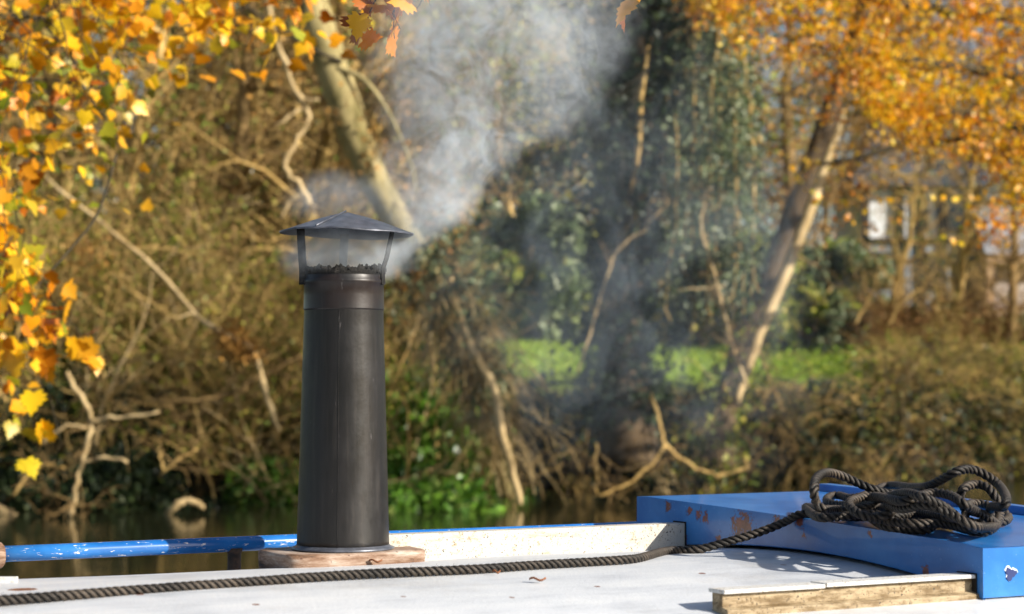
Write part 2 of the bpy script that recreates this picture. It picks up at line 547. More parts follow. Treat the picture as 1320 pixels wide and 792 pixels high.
# shrubs on the bank
sh = [make_shrub(0, 'leaf_olive', 1500, 'twig_tan', 'bare tangled shrub with pale stems on the far river bank', 'tangled shrubs on the far bank'),
      make_shrub(1, 'leaf_olive', 900, 'twig_brown', 'bare tangled shrub with pale stems on the far river bank', 'tangled shrubs on the far bank'),
      make_shrub(2, 'leaf_olive', 2200, 'twig_tan', 'bare tangled shrub with pale stems on the far river bank', 'tangled shrubs on the far bank')]
spots = []
for k in range(11):
    spots.append((-30 + k * 50 + random.uniform(-14, 14), 24.2 + k * .05 + random.uniform(-.8, 1.4)))
for k in range(7):
    spots.append((-40 + k * 80 + random.uniform(-14, 14), 27 + random.uniform(-.8, 1.4)))
for px, d in [(1130, 31), (1180, 30.5), (1230, 31.6), (1290, 31.5), (1150, 32.8), (1210, 33.5), (1262, 33), (1320, 33)]:
    if px < 1100: spots.append((px + random.uniform(-8, 8), d))
scatter(sh, spots, (.8, 1.25))
scatter(sh, [(px, d) for px, d in [(1140, 31), (1190, 30.5), (1240, 31.6), (1290, 31.5), (1330, 30), (1165, 33), (1262, 33)]], (.30, .46))
scatter(sh, [(px, 23.9 + (px - 560) * .0095) for px in (1040, 1170, 1290)], (.28, .40))


scatter(mid, [(1232, 37), (1298, 36), (1128, 39)], (.62, .74))


# bare leaning saplings, pale in the sun
def make_sapling(i):
    def bf(root):
        b = MB(); tips = []
        grow(b, Vector((0, 0, -.1)), Vector((random.gauss(0, .55), random.gauss(0, .3), 1)).normalized(), random.uniform(2.2, 3.6), random.uniform(.022, .04), 2,
             dict(curl=.11, up=.0, kids=[5, 9], seg=9, rmin=.004, ang=(.5, 1.3), bare=.15), tips)
        b.build('stem', M['twig_tan' if i % 3 else 'bark_pale'], root)
    return proto('bare_sapling', 'thin leafless sapling leaning pale in the sun on the far bank', 'sapling', 'leafless saplings on the far bank', bf)


sp_ = [make_sapling(i) for i in range(7)]
spots = [(-20 + k * 19 + random.uniform(-9, 9), random.choice((22.9, 23.3, 23.8, 24.6, 25.6))) for k in range(33)]
scatter(sp_, spots, (.8, 1.25))
scatter(sp_, [(612, 24.5), (642, 25.5), (742, 26), (905, 25)], (.55, .8))
spots = [(600 + k * 36 + random.uniform(-12, 12), random.choice((22.9, 23.4)) + k * .25) for k in range(20)]
for (px, d) in spots:
    o = copy_tree(sp_[random.randrange(7)]); o.location = G(px, d, -.05); s = random.uniform(.3, .5); o.scale = (s * 1.3, s * 1.3, s); o.rotation_euler = (0, 0, random.uniform(0, 6.28))


# ------------------------------------------------------------------ undergrowth of the bank (nobody could count it)
def bank_points(n, u0, u1, w0, w1):
    u = rng.uniform(u0, u1, n); w = rng.uniform(w0, w1, n)
    out = np.empty((n, 3))
    for i in range(n):
        v = 22.4 + .35 * wob(u[i]) + w[i]
        q = W(u[i], v); out[i] = (q.x, q.y, max(0.0, ground_z(q.x, q.y)))
    return out


def px_of(p):
    return 660 + F * p[0] / p[1]


def arcs(mb, base, n, L, r, lean=.6, droop=.5):
    for i in range(n):
        p = Vector(base[i]); a = random.uniform(0, 2 * PI)
        d = Vector((math.cos(a) * lean, math.sin(a) * lean - .25, 1)).normalized()
        l = random.uniform(*L); pts = [p - Vector((0, 0, .05))]; m = 6
        for k in range(m):
            d = (d + rv(.10) + Vector((0, 0, -droop * (k + 1) / m))).normalized(); p = p + d * l / m; pts.append(p.copy())
        rr = random.uniform(*r)
        mb.tube(pts, lerp_list([rr, rr * .5], m + 1), 3, cap=False)


def filt(pts, a, b):
    k = np.array([a < px_of(p) < b for p in pts]); return pts[k]


def leafmass(mb, base, n, spread, hgt, size, shape=DIAMOND, clump=.22, tilt=.8):
    """leaves gathered in clumps above the ground"""
    nc = max(1, n // 45)
    C = base[rng.integers(0, len(base), nc)].copy()
    C[:, 2] += rng.uniform(0, 1, nc) ** 1.4 * hgt
    idx = rng.integers(0, nc, n)
    sc = rng.uniform(.4, 1.3, nc)[idx][:, None]
    pos = C[idx] + rng.normal(0, clump, (n, 3)) * sc
    mb.leaves(pos, rng.uniform(size[0], size[1], n), shape, tilt=tilt)


B_all = bank_points(5200, 3.5, 27, -.15, 2.9)
bl = filt(B_all, -60, 600)
B_low = bank_points(3800, 3.5, 27, -.15, 1.35)
bm = filt(B_low, 560, 960); brt = np.concatenate([filt(B_low[B_low[:, 2] < 1.0], 930, 1125), filt(B_all, 1115, 1400)]); rng.shuffle(brt)
b = MB(); arcs(b, bl, min(len(bl), 900), (.5, 1.6), (.004, .010)); arcs(b, bm, min(len(bm), 420), (.3, .9), (.004, .009)); arcs(b, brt, min(len(brt), 1100), (.4, 1.2), (.004, .010))
tag(b.build('bramble_undergrowth', M['twig_tan']), 'tangle of dry arching bramble stems all along the far bank', 'brambles', kind='stuff')
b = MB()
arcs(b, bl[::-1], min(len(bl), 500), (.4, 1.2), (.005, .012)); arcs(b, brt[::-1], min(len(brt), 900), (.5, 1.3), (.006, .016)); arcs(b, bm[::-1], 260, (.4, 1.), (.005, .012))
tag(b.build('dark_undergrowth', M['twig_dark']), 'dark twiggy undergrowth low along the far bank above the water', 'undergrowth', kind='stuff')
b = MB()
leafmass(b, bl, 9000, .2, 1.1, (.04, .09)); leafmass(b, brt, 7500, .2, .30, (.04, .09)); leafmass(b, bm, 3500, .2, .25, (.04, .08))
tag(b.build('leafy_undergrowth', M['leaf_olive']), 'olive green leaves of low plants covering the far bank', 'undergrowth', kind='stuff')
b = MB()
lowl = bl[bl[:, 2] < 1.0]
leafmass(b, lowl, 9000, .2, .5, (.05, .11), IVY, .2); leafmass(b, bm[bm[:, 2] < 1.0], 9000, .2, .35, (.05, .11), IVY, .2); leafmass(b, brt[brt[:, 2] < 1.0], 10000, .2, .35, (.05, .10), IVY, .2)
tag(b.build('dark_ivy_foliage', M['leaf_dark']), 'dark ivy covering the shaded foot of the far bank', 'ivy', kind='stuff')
# leaf litter and bright weeds
b = MB()
wl = filt(bank_points(1500, 3.5, 24, 1.6, 5), 60, 420)
leafmass(b, wl, 6500, .2, .6, (.06, .13), DIAMOND, .18)
wl = filt(bank_points(1500, 3.5, 27, 1.9, 4), 1000, 1330)
leafmass(b, wl, 3000, .2, .3, (.06, .12), DIAMOND, .16)
tag(b.build('nettle_foliage', M['grass']), 'bright green weeds on top of the far bank', 'weeds', kind='stuff')
# russet bracken at the right
b = MB()
wl = filt(bank_points(3500, 14, 29, 3.2, 9.5), 1120, 1400)
arcs(b, wl, min(len(wl), 900), (.9, 1.9), (.006, .012), .35, .35)
leafmass(b, wl, 9000, .2, 1.0, (.05, .12), DIAMOND, .25)
tag(b.build('bracken_undergrowth', M['bracken']), 'dark russet dead bracken standing right of the lawn', 'bracken', kind='stuff')


# ------------------------------------------------------------------ single trees and branches of the far bank
def taper_tube(root, name, mat, ctrl, rads, n=10, sides=10, amt=.01):
    pts = spline(ctrl, n)
    b = MB(); b.tube(knobbly(pts, amt), lerp_list(rads, len(pts)), sides)
    return b.build(name, mat, root), pts


def side_twigs(pts, mat, root, n, L, r, name='twigs', depth=1, tips=None, up=.02, lo=.15, hi=1.0):
    b = MB(); tips = tips if tips is not None else []
    for _ in range(n):
        i = int(random.uniform(lo, hi) * (len(pts) - 2)); t = (pts[i + 1] - pts[i]).normalized()
        ax = rv().cross(t).normalized(); d = Matrix.Rotation(random.uniform(.5, 1.3), 3, ax) @ t
        grow(b, pts[i].copy(), d, random.uniform(*L), random.uniform(*r), depth, dict(curl=.2, up=up, kids=[6, 6], seg=6, rmin=.004), tips)
    return b.build(name, M[mat], root), tips


# pale leaning trunk behind the smoke
c = [P(380, -150, 23.6), P(402, 0, 23.2), P(438, 118, 22.9), P(470, 205, 22.7), P(514, 290, 22.6), P(566, 372, 22.6), P(610, 450, 22.8), P(640, 560, 22.9), P(655, 640, 23.1)]
root = empty('leaning_tree', G(652, 23.1), 'tall leaning tree with smooth sunlit trunk rising behind the chimney smoke', 'tree')
_, pts = taper_tube(root, 'trunk', M['bark_green'], c, [.18, .195, .195, .185, .165, .14, .12, .12, .12], 8, 12, .006)
b = MB(); b.tube(spline([P(435, 88, 22.8), P(470, 104, 22.7), P(503, 150, 22.6), P(530, 215, 22.5), P(536, 250, 22.5)], 6), lerp_list([.04, .028, .015], 25), 6)
b.build('branch', M['bark_green'], root)
b = MB(); b.tube(spline([P(440, 80, 22.8), P(400, 62, 22.6), P(350, 30, 22.4), P(290, -10, 22.4)], 6), lerp_list([.028, .018], 19), 6); b.build('branch', M['twig_dark'], root)
tw, tips = side_twigs(pts, 'twig_brown', root, 14, (.5, 1.3), (.008, .016), depth=2, lo=.05, hi=.62)
l = MB(); T = np.array([tuple(t[0]) for t in tips]); l.leaves(T[rng.integers(0, len(T), 500)] + rng.normal(0, .08, (500, 3)), rng.uniform(.05, .09, 500), OVAL); l.build('foliage', M['leaf_russet'], root)
# ivy high on the lower trunk, dead grass draped over it
l = MB()
pp = np.array([tuple(p) for p in pts[35:54]])
l.leaves(pp[rng.integers(0, len(pp), 2600)] + rng.normal(0, .17, (2600, 3)), rng.uniform(.05, .10, 2600), IVY)
l.build('ivy', M['leaf_sage'], root)
b = MB()
for k in range(620):
    i = random.randint(38, 56); q = pts[i] + rv(.12); s_ = random.uniform(.25, 1.25)
    d_ = Vector((random.gauss(.15, .5), random.gauss(-.25, .3), random.gauss(-.4, .5))).normalized(); ps_ = [q]
    for _ in range(6):
        d_ = (d_ + rv(.22) + Vector((0, 0, -.22))).normalized(); q = q + d_ * s_ / 6; ps_.append(q)
    b.tube(ps_, random.uniform(.003, .007), 3, cap=False)
b.build('dead_climber', M['dead_grass'], root)

# second thin leaning stick in front of it
root = empty('pale_stick', G(648, 22.3), 'thin pale stick leaning through the dead grass beside the tall leaning trunk', 'branch')
taper_tube(root, 'stem', M['bark_pale'], [P(575, 345, 22.5), P(600, 430, 22.4), P(635, 500, 22.3), P(652, 580, 22.2), P(672, 650, 22.3)], [.03, .045, .05, .05, .04], 7, 7, .012)

# big ivy clad tree
c = [P(850, -160, 25), P(838, 0, 25), P(815, 120, 25), P(812, 260, 25), P(800, 400, 25), P(806, 520, 25), P(808, 600, 25)]
root = empty('ivy_clad_tree', G(806, 25), 'large tree wrapped in dark ivy behind the drifting smoke', 'tree')
_, pts = taper_tube(root, 'trunk', M['bark_dark'], c, [.28, .30, .30, .28, .30, .33, .40], 8, 12, .01)
l = MB(); pp = np.array([tuple(p) for p in pts])
n = 15000; idx = (rng.uniform(0, .86, n) * len(pp)).astype(int)
wd_ = np.interp(idx / len(pp), [0, .2, .45, .62, .72, .8, .9], [.55, .46, .27, .17, .28, .24, .14])[:, None]
l.leaves(pp[idx] + rng.normal(0, 1, (n, 3)) * wd_, rng.uniform(.06, .12, n), IVY)
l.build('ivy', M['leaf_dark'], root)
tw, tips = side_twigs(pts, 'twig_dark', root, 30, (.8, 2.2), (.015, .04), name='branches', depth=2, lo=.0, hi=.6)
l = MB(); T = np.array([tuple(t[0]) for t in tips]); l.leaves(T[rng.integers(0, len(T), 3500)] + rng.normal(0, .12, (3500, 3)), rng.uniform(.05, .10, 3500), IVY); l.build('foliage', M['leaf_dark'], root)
b = MB(); b.tube(spline([P(836, 60, 24.4), P(826, 130, 24.3), P(822, 200, 24.3), P(812, 250, 24.4)], 6), lerp_list([.02, .04, .02], 19), 5); b.build('branch', M['twig_tan'], root)

# sage green hanging climber right of it
root = empty('hanging_climber', G(905, 24.6), 'pale green climber hanging in curtains right of the ivy clad tree', 'climbing plant')
b = MB(); l = MB()
for k in range(20):
    x0 = random.uniform(868, 962); d0 = random.uniform(24.0, 26.0); top = random.uniform(-40, 150)
    x1 = x0 + random.uniform(-30, 25); bot = random.uniform(320, 400)
    ps = spline([P(x0, top, d0), P((x0 + x1) / 2 + random.uniform(-12, 12), (top + bot) / 2, d0), P(x1, bot, d0), P(x1 + random.uniform(-8, 8), bot + 35, d0)], 8)
    b.tube(knobbly(ps, .012), lerp_list([.012, .006], len(ps)), 4, cap=False)
    pp = np.array([tuple(p) for p in ps[:17]]); m = 420
    l.leaves(pp[rng.integers(0, len(pp), m)] + rng.normal(0, .11, (m, 3)), rng.uniform(.04, .085, m), IVY)
b.build('stems', M['twig_tan'], root); l.build('foliage', M['leaf_sage'], root)

# dark leaning trunk and the pale bough in front of it
c = [P(1130, -90, 27), P(1108, 30, 26.6), P(1062, 170, 26.3), P(1008, 320, 26), P(962, 440, 25.8), P(930, 545, 25.6), P(925, 600, 25.6)]
root = empty('dark_leaning_tree', G(925, 25.6), 'dark trunk leaning right behind the pale bough beside the lawn', 'tree')
_, pts = taper_tube(root, 'trunk', M['bark_dark'], c, [.11, .125, .145, .155, .16, .18, .24], 8, 12, .008)
side_twigs(pts, 'twig_brown', root, 26, (.7, 1.8), (.012, .03), depth=2, lo=.0, hi=.85)
l = MB(); pp = np.array([tuple(p) for p in pts[30:]]); l.leaves(pp[rng.integers(0, len(pp), 1300)] + rng.normal(0, .2, (1300, 3)), rng.uniform(.05, .10, 1300), IVY); l.build('ivy', M['leaf_olive'], root)
root = empty('pale_bough', G(948, 24.8), 'long straight pale bough leaning against the dark trunk beside the lawn', 'branch')
taper_tube(root, 'stem', M['bark_pale'], [P(1088, 150, 25.4), P(1068, 200, 25.3), P(1038, 285, 25.2), P(1005, 370, 25.1), P(975, 440, 25), P(948, 520, 24.9)], [.035, .06, .075, .075, .07, .05], 7, 8, .006)

# fallen branches at the left
def branchy(name, label, paths, mat, twigs=0, clump=None):
    root = empty(name, paths[0][0][-1], label, 'branch')
    for i, (ctrl, rads) in enumerate(paths):
        b = MB(); ps = knobbly(spline(ctrl, 5), .010); b.tube(ps, lerp_list([q * .7 for q in rads], len(ps)) * rng.uniform(.8, 1.2, len(ps)), 7); b.build('stem' if i == 0 else 'fork', M[mat], root)
        if i == 0: side_twigs(ps, 'twig_brown', root, twigs + 8, (.15, .6), (.005, .010), depth=1)
    if clump:
        l = MB()
        for (px, py, d, r, n) in clump:
            cpt = np.array(tuple(P(px, py, d))); l.leaves(cpt + rng.normal(0, r, (n, 3)), rng.uniform(.04, .09, n), DIAMOND)
        l.build('dead_leaves', M['leaf_russet'], root)
    return root


branchy('fallen_branch', 'long pale branch slanting down across the thicket towards the water left of the chimney',
        [([P(52, 225, 22), P(110, 272, 21.9), P(200, 345, 21.8), P(262, 415, 21.7), P(322, 452, 21.7), P(345, 515, 21.7), P(360, 556, 21.7)], [.02, .03, .035, .04, .05, .045, .03]),
         ([P(262, 415, 21.7), P(245, 405, 21.6), P(225, 412, 21.5)], [.02, .01])], 'bark_pale', 10,
        [(295, 437, 21.7, .10, 420), (318, 450, 21.7, .08, 250), (110, 330, 22, .16, 240)])
branchy('forked_branch', 'crooked pale forked branch standing in the water at the left',
        [([P(84, 480, 20.8), P(105, 512, 20.8), P(118, 545, 20.8), P(108, 590, 20.8), P(97, 640, 20.8), P(90, 668, 20.8)], [.03, .035, .04, .035, .035, .03]),
         ([P(118, 541, 20.8), P(150, 540, 20.7), P(205, 533, 20.6)], [.035, .02]),
         ([P(106, 598, 20.8), P(130, 592, 20.7), P(166, 596, 20.6)], [.03, .025, .02]),
         ([P(112, 550, 20.8), P(80, 552, 20.8), P(50, 575, 20.8)], [.02, .012])], 'bark_pale', 5)
branchy('bent_branch', 'short bent grey branch at the waterline far left', [([P(16, 640, 21), P(38, 612, 21), P(60, 600, 21), P(86, 605, 21)], [.02, .03, .03, .015])], 'twig_tan', 3)
branchy('cross_branch', 'thin grey branch lying level through the thicket left of the chimney', [([P(190, 515, 22), P(230, 518, 21.9), P(290, 510, 21.9), P(340, 485, 21.9), P(392, 458, 21.9)], [.015, .025, .03, .03, .03]),
        ([P(318, 500, 21.9), P(300, 520, 21.9), P(290, 536, 21.9)], [.02, .015])], 'twig_brown', 4)
branchy('hooked_branch', 'short hooked branch with two prongs low above the water', [([P(208, 612, 21.3), P(230, 592, 21.3), P(255, 580, 21.3)], [.015, .03, .02]), ([P(212, 605, 21.3), P(205, 588, 21.3), P(203, 574, 21.3)], [.02, .012])], 'twig_tan')
branchy('hanging_branch', 'crooked sunlit branch with side shoots hanging above the chimney cap',
        [([P(342, -20, 22.6), P(352, 40, 22.5), P(378, 110, 22.4), P(398, 150, 22.4), P(384, 178, 22.3), P(368, 215, 22.3), P(392, 248, 22.3), P(400, 262, 22.3)], [.05, .05, .045, .04, .035, .045, .05, .05]),
         ([P(390, 140, 22.4), P(372, 150, 22.3), P(355, 165, 22.3)], [.03, .02]), ([P(390, 248, 22.3), P(372, 262, 22.3), P(362, 282, 22.3)], [.04, .02]), ([P(384, 130, 22.4), P(410, 131, 22.3)], [.03, .02])], 'bark_pale', 6)
branchy('sinking_branch', 'curved pale branch dipping to the water left of the blue hatch',
        [([P(838, 505, 23.2), P(850, 540, 23.2), P(858, 574, 23.2), P(890, 600, 23.2), P(925, 613, 23.2), P(958, 606, 23.2), P(960, 590, 23.2)], [.03, .035, .04, .03, .03, .03, .02]),
         ([P(858, 574, 23.2), P(835, 603, 23.1), P(800, 628, 23), P(770, 640, 22.9)], [.03, .025, .02])], 'twig_tan', 3)
branchy('upright_stick', 'thin upright grey stick in the water in front of the ivy clad tree', [([P(769, 572, 23), P(768, 600, 23), P(770, 640, 23)], [.02, .02, .018])], 'twig_tan')
branchy('arching_branch', 'slim branch arching over in the smoke above the lawn', [([P(745, 480, 24), P(770, 400, 24), P(792, 330, 24), P(830, 296, 24), P(860, 262, 24), P(845, 258, 24)], [.02, .025, .025, .02, .015, .01])], 'bark_pale', 5)
branchy('crooked_branch', 'crooked branch with pale bark right of the smoke by the climber', [([P(962, 500, 24.2), P(940, 430, 24.2), P(920, 350, 24.2), P(903, 290, 24.2), P(912, 240, 24.2)], [.03, .03, .03, .02, .012]), ([P(934, 370, 24.2), P(905, 372, 24.2), P(870, 376, 24.2)], [.02, .012])], 'bark_pale', 4)
branchy('shoot_stem', 'pale branching shoot standing in the brambles beside the white cottage',
        [([P(1168, 560, 27), P(1163, 520, 27), P(1172, 490, 27), P(1165, 450, 27)], [.015, .02, .015, .01]), ([P(1172, 490, 27), P(1180, 470, 27)], [.012, .008])], 'bark_pale', 4)
for i, (a, bq, lab) in enumerate([((1100, 420), (1132, 352), 'pale dry stalk nearest the lawn right of the dark trunk'), ((1142, 424), (1166, 356), 'pale dry stalk between the lawn and the bracken'), ((1160, 392), (1204, 350), 'slanting dry stalk in front of the bracken')]):
    branchy('dry_stalk', lab, [([P(a[0], a[1], 29), P((a[0] + bq[0]) / 2 + 4, (a[1] + bq[1]) / 2, 29), P(bq[0], bq[1], 29)], [.03, .025, .015])], 'twig_tan', 3)
# curved log poking from the water with its mirror image
root = empty('drifting_log', P(235, 664, 21), 'curved mossy log end poking out of the river left of the chimney', 'log')
c = [P(212, 668, 21.4), P(222, 656, 21.3), P(240, 646, 21.3), P(256, 650, 21.3), P(262, 656, 21.3)]
taper_tube(root, 'stem', M['bark_pale'], c, [.02, .035, .04, .035, .02], 6, 9, .006)
root = empty('sunken_branch', P(5, 666, 21), 'broken branch stump poking out of the river at the far left edge', 'log')
taper_tube(root, 'stem', M['bark_pale'], [P(-30, 652, 21.4), P(2, 657, 21.3), P(18, 668, 21.3), P(24, 678, 21.3)], [.06, .06, .05, .04], 6, 9, .01)

# glossy green ivy bushes beside the chimney
gi = [make_evergreen(5, 'leaf_green', 4200, 'glossy green ivy bush on the bank right of the chimney', 'glossy ivy bushes', name='ivy_bush', sz=(.8, .7, .9), leaf=(.06, .11)),
      make_evergreen(6, 'leaf_green', 3200, 'glossy green ivy bush on the bank right of the chimney', 'glossy ivy bushes', name='ivy_bush', sz=(.6, .6, .8), leaf=(.05, .10))]
scatter(gi, [(512, 22.3), (540, 22.2), (565, 22.4), (528, 22.6), (530, 23.0), (565, 23.2), (500, 23.2), (545, 24.2), (575, 24.2), (365, 23.6), (520, 25.0), (556, 25.2), (575, 26)], (.85, 1.2))
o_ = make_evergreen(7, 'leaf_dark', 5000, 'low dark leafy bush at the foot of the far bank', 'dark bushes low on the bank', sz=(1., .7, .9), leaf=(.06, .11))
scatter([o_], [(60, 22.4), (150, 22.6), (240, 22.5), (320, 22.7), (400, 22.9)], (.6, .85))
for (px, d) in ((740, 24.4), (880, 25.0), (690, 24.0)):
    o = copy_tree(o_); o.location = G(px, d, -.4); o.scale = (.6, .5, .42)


# ------------------------------------------------------------------ autumn canopies
def spray(twigs, leaves, start, d, L, n, size, shape, droop=-.12, r=.006, side=6, spread=.06, keep=None):
    """a leafy twig with side shoots, leaves strung along it"""
    tips = []
    grow(twigs, start, d, L, r, 1, dict(curl=.14, up=droop, kids=[side], seg=7, rmin=r * .3, ang=(.4, .9), tipdepth=1), tips)
    T = np.array([tuple(t[0]) for t in tips])
    idx = rng.integers(0, len(T), n)
    pos = T[idx] + rng.normal(0, spread, (n, 3))
    if keep is not None: pos = pos[keep(pos)]
    leaves.leaves(pos, rng.uniform(size[0], size[1], len(pos)), shape, droop=.9, tilt=.75)


def attach(mb, q, limbs_, r=.006):
    c_ = min((p for ps in limbs_ for p in ps), key=lambda p: (p - q).length + (0 if p.z > q.z else 1.5))
    L_ = (c_ - q).length
    mb.tube(spline([c_, c_.lerp(q, .4) + Vector((0, 0, .12 * L_)) + rv(.04 * L_), c_.lerp(q, .75) + Vector((0, 0, .08 * L_)) + rv(.03 * L_), q], 4), lerp_list([r, r * .5], 13), 4, cap=False)


def beech_low(px):
    return float(np.interp(px, [860, 900, 980, 1040, 1100, 1140, 1180, 1250, 1330], [-30, 30, 70, 90, 115, 165, 192, 205, 275]))


def keep_beech(pos):
    return np.array([396 - (F * ((p[2] - EYE) / p[1] * cp - sp) / (cp + (p[2] - EYE) / p[1] * sp)) < beech_low(px_of(p)) + 26 * random.random() ** 3 - 8 * random.random() for p in pos])


# beech at the right, trunk outside the frame on the far bank
root = empty('beech_tree', G(1600, 25), 'beech with orange and yellow leaves reaching in over the river from the right', 'tree')
tz = G(1600, 25)
taper_tube(root, 'trunk', M['bark_dark'], [tz, tz + Vector((0, 0, 2.5)), tz + Vector((-.3, -.2, 5)), tz + Vector((-.5, -.3, 8))], [.38, .3, .24, .14], 6, 12)
limbs = [
    [(1600, 120, 25), (1400, 40, 22), (1200, 10, 20), (1020, -20, 19), (900, -10, 18.5)],
    [(1600, 200, 25), (1420, 120, 22), (1260, 90, 20), (1130, 70, 19), (1040, 60, 18.5)],
    [(1600, 260, 25), (1440, 190, 22), (1300, 160, 20), (1180, 140, 19.2), (1100, 130, 19)],
    [(1600, 300, 25), (1460, 240, 22), (1340, 195, 20.5), (1250, 180, 20), (1190, 190, 19.6)],
    [(1600, 60, 25), (1380, -60, 22), (1180, -70, 20), (1000, -70, 19)],
    [(1600, 240, 25), (1400, 90, 23), (1150, 190, 22), (1040, 215, 22)],
]
tw = MB(); ly = MB(); lo_ = MB(); BL = []
weights = [66, 56, 50, 34, 46, 0]
for li, lb in enumerate(limbs):
    ps = spline([P(*q) for q in lb], 8); BL.append(ps); bb = MB(); bb.tube(knobbly(ps, .01), lerp_list([.09, .05, .02], len(ps)), 6); bb.build('limb', M['twig_dark'], root)
    for k in range(weights[li]):
        i = int(random.uniform(.28, .99) * (len(ps) - 1)); t = (ps[min(i + 1, len(ps) - 1)] - ps[i - 1]).normalized()
        dd = (t + Vector((random.gauss(0, .6), random.gauss(0, .9), random.gauss(-.22, .28)))).normalized()
        lf = ly if random.random() < .66 else lo_
        spray(tw, lf, ps[i] + rv(.05), dd, random.uniform(.5, 1.15), random.randint(40, 80), (.04, .075), OVAL, droop=-.03, r=.008, side=7, spread=.045, keep=keep_beech)
# hanging outer sprays
for (px, py, d, n) in [(1045, 120, 19, 40), (1070, 135, 19, 45), (1050, 210, 21, 26), (1090, 190, 20, 30), (1000, 205, 21, 16), (1130, 262, 19, 9), (1150, 298, 19, 9), (1275, 285, 19, 50), (1300, 300, 19, 50), (1310, 255, 19, 60), (1255, 240, 19, 14), (1105, 245, 19, 8)]:
    q = P(px + 30, py - 40, d); attach(tw, q, BL); spray(tw, lo_ if random.random() < .5 else ly, q, Vector((-.6, random.gauss(0, .3), -.6)).normalized(), .55, n, (.05, .08), OVAL, r=.006)
pts = np.array([tuple(P(x, y, 17.5)) for x, y in [(1141, 256), (1158, 216), (1200, 251), (1218, 252), (1236, 257), (1220, 308), (1242, 318), (1092, 257), (1045, 262), (1051, 250), (1018, 214), (1030, 227), (1046, 264), (1090, 285), (1232, 316)]])
ly.leaves(pts, rng.uniform(.07, .09, len(pts)), OVAL, up=(0, -1, .2), tilt=.35)
for p_ in pts: attach(tw, Vector(p_), BL, .003)
tw.build('twigs', M['twig_brown'], root); ly.build('foliage', M['leaf_yellow'], root); lo_.build('foliage', M['leaf_orange'], root)

# maple of the near bank, its boughs over the boat from the left
base = Vector((-4.3, -1.7, ground_z(-4.3, -1.7)))
root = empty('maple_tree', base, 'maple with large yellow leaves hanging down at the left beside the boat', 'tree')
taper_tube(root, 'trunk', M['bark_dark'], [base, base + Vector((.1, .1, 2)), base + Vector((.2, .4, 4.2)), base + Vector((.1, .6, 7))], [.26, .2, .16, .1], 6, 12)
limbs = [
    [base + Vector((.15, .2, 3.0)), Vector((-3.6, 1.2, 3.9)), P(-260, -260, 5.2), P(-40, -200, 7.2), P(150, -120, 8.4), P(300, -60, 8.6)],
    [base + Vector((.15, .2, 2.6)), Vector((-3.7, 1.4, 3.0)), P(-360, -40, 5.2), P(-160, 40, 7.2), P(-60, 160, 7.8), P(-20, 330, 7.8)],
    [base + Vector((.15, .2, 3.4)), Vector((-3.2, .4, 4.0)), P(-260, -330, 3.4), P(160, -260, 3.6), P(440, -130, 3.7), P(540, -60, 3.65)],
    [base + Vector((.15, .2, 3.3)), Vector((-3.0, 1.0, 4.2)), P(-200, -300, 5.2), P(30, -180, 7.0), P(60, -80, 7.8), P(40, 20, 8.0)],
]
tw = MB(); ly = MB(); lo_ = MB(); ll = MB()
LP_ = []
for lb in limbs:
    ps = spline(lb, 8); bb = MB(); bb.tube(knobbly(ps, .006), lerp_list([.06, .03, .008], len(ps)), 6); bb.build('limb', M['twig_dark'], root); LP_.append(ps)


def hang(px, py, d, n, lf, L=.35, dirn=(.1, 0, -1), sz=(.038, .072), spread=.085):
    attach(tw, P(px, py, d), LP_, .004)
    spray(tw, lf, P(px, py, d), (Vector(dirn) + rv(.3)).normalized(), L, n, sz, MAPLE, r=.003, side=4, spread=spread)


for k in range(58):     # left mass, thins downwards
    py = -60 + 500 * (k / 58) ** 1.55; px = random.uniform(-70, 112 - .24 * py)
    hang(px, py - 24, random.uniform(6.6, 9.4), random.randint(8, 15), random.choice((ly, lo_, lo_, ll)), .36)
for k in range(26):     # band along the top
    px = random.uniform(60, 300); py = random.uniform(-70, 22 - abs(px - 170) * .08)
    hang(px, py - 20, random.uniform(7.5, 9.2), random.randint(9, 15), random.choice((ly, ly, lo_)), .28, (.4, 0, -.7), (.05, .09))
for k in range(9):
    hang(random.uniform(300, 392), random.uniform(-60, -14), random.uniform(7.5, 9.0), 8, random.choice((ly, lo_)), .24, (.4, 0, -.7), (.05, .085))
for k in range(16):
    hang(random.uniform(50, 130), random.uniform(10, 150), random.uniform(7.4, 8.8), 8, random.choice((ll, ll, ly)), .3, (.6, 0, -.6))
for (px, py, n) in [(70, 395, 7), (95, 440, 6), (20, 420, 8), (60, 440, 4), (64, 530, 2), (40, 340, 10), (20, 300, 10), (75, 545, 1), (45, 560, 2), (60, 370, 6)]:
    hang(px - 10, py - 30, 7.6, n, random.choice((ly, lo_)), .18, (.3, 0, -.9), (.07, .12), .03)
for (px, py, n) in [(520, -34, 7), (485, -18, 5), (560, -45, 4), (800, -50, 4), (500, -30, 3)]:
    hang(px, py, 3.65, n, lo_, .09, (-.2, 0, -1), (.045, .07), .018)
tw.tube(spline([P(580, -70, 3.65), P(690, -55, 3.66), P(800, -40, 3.66), P(806, -10, 3.65)], 5), lerp_list([.004, .002], 16), 4, cap=False)
tw.tube(spline([P(50, 366, 7.6), P(90, 322, 7.7), P(126, 275, 7.8), P(150, 200, 8)], 5), lerp_list([.005, .008], 16), 4, cap=False)
tw.build('twigs', M['twig_dark'], root); ly.build('foliage', M['leaf_yellow'], root); lo_.build('foliage', M['leaf_orange'], root); ll.build('foliage', M['leaf_lime'], root)


# ------------------------------------------------------------------ white cottage and outbuilding
def wallmat(name, c1, c2, sc=3):
    k = Nodes(name); p = k.pos(); n = k.noise(p, sc, 5, .6)
    k.princ(k.ramp(n, [(.35, c1), (.65, c2)]), .9, normal=k.bump(n, .3, .02), spec=.2); return k.m


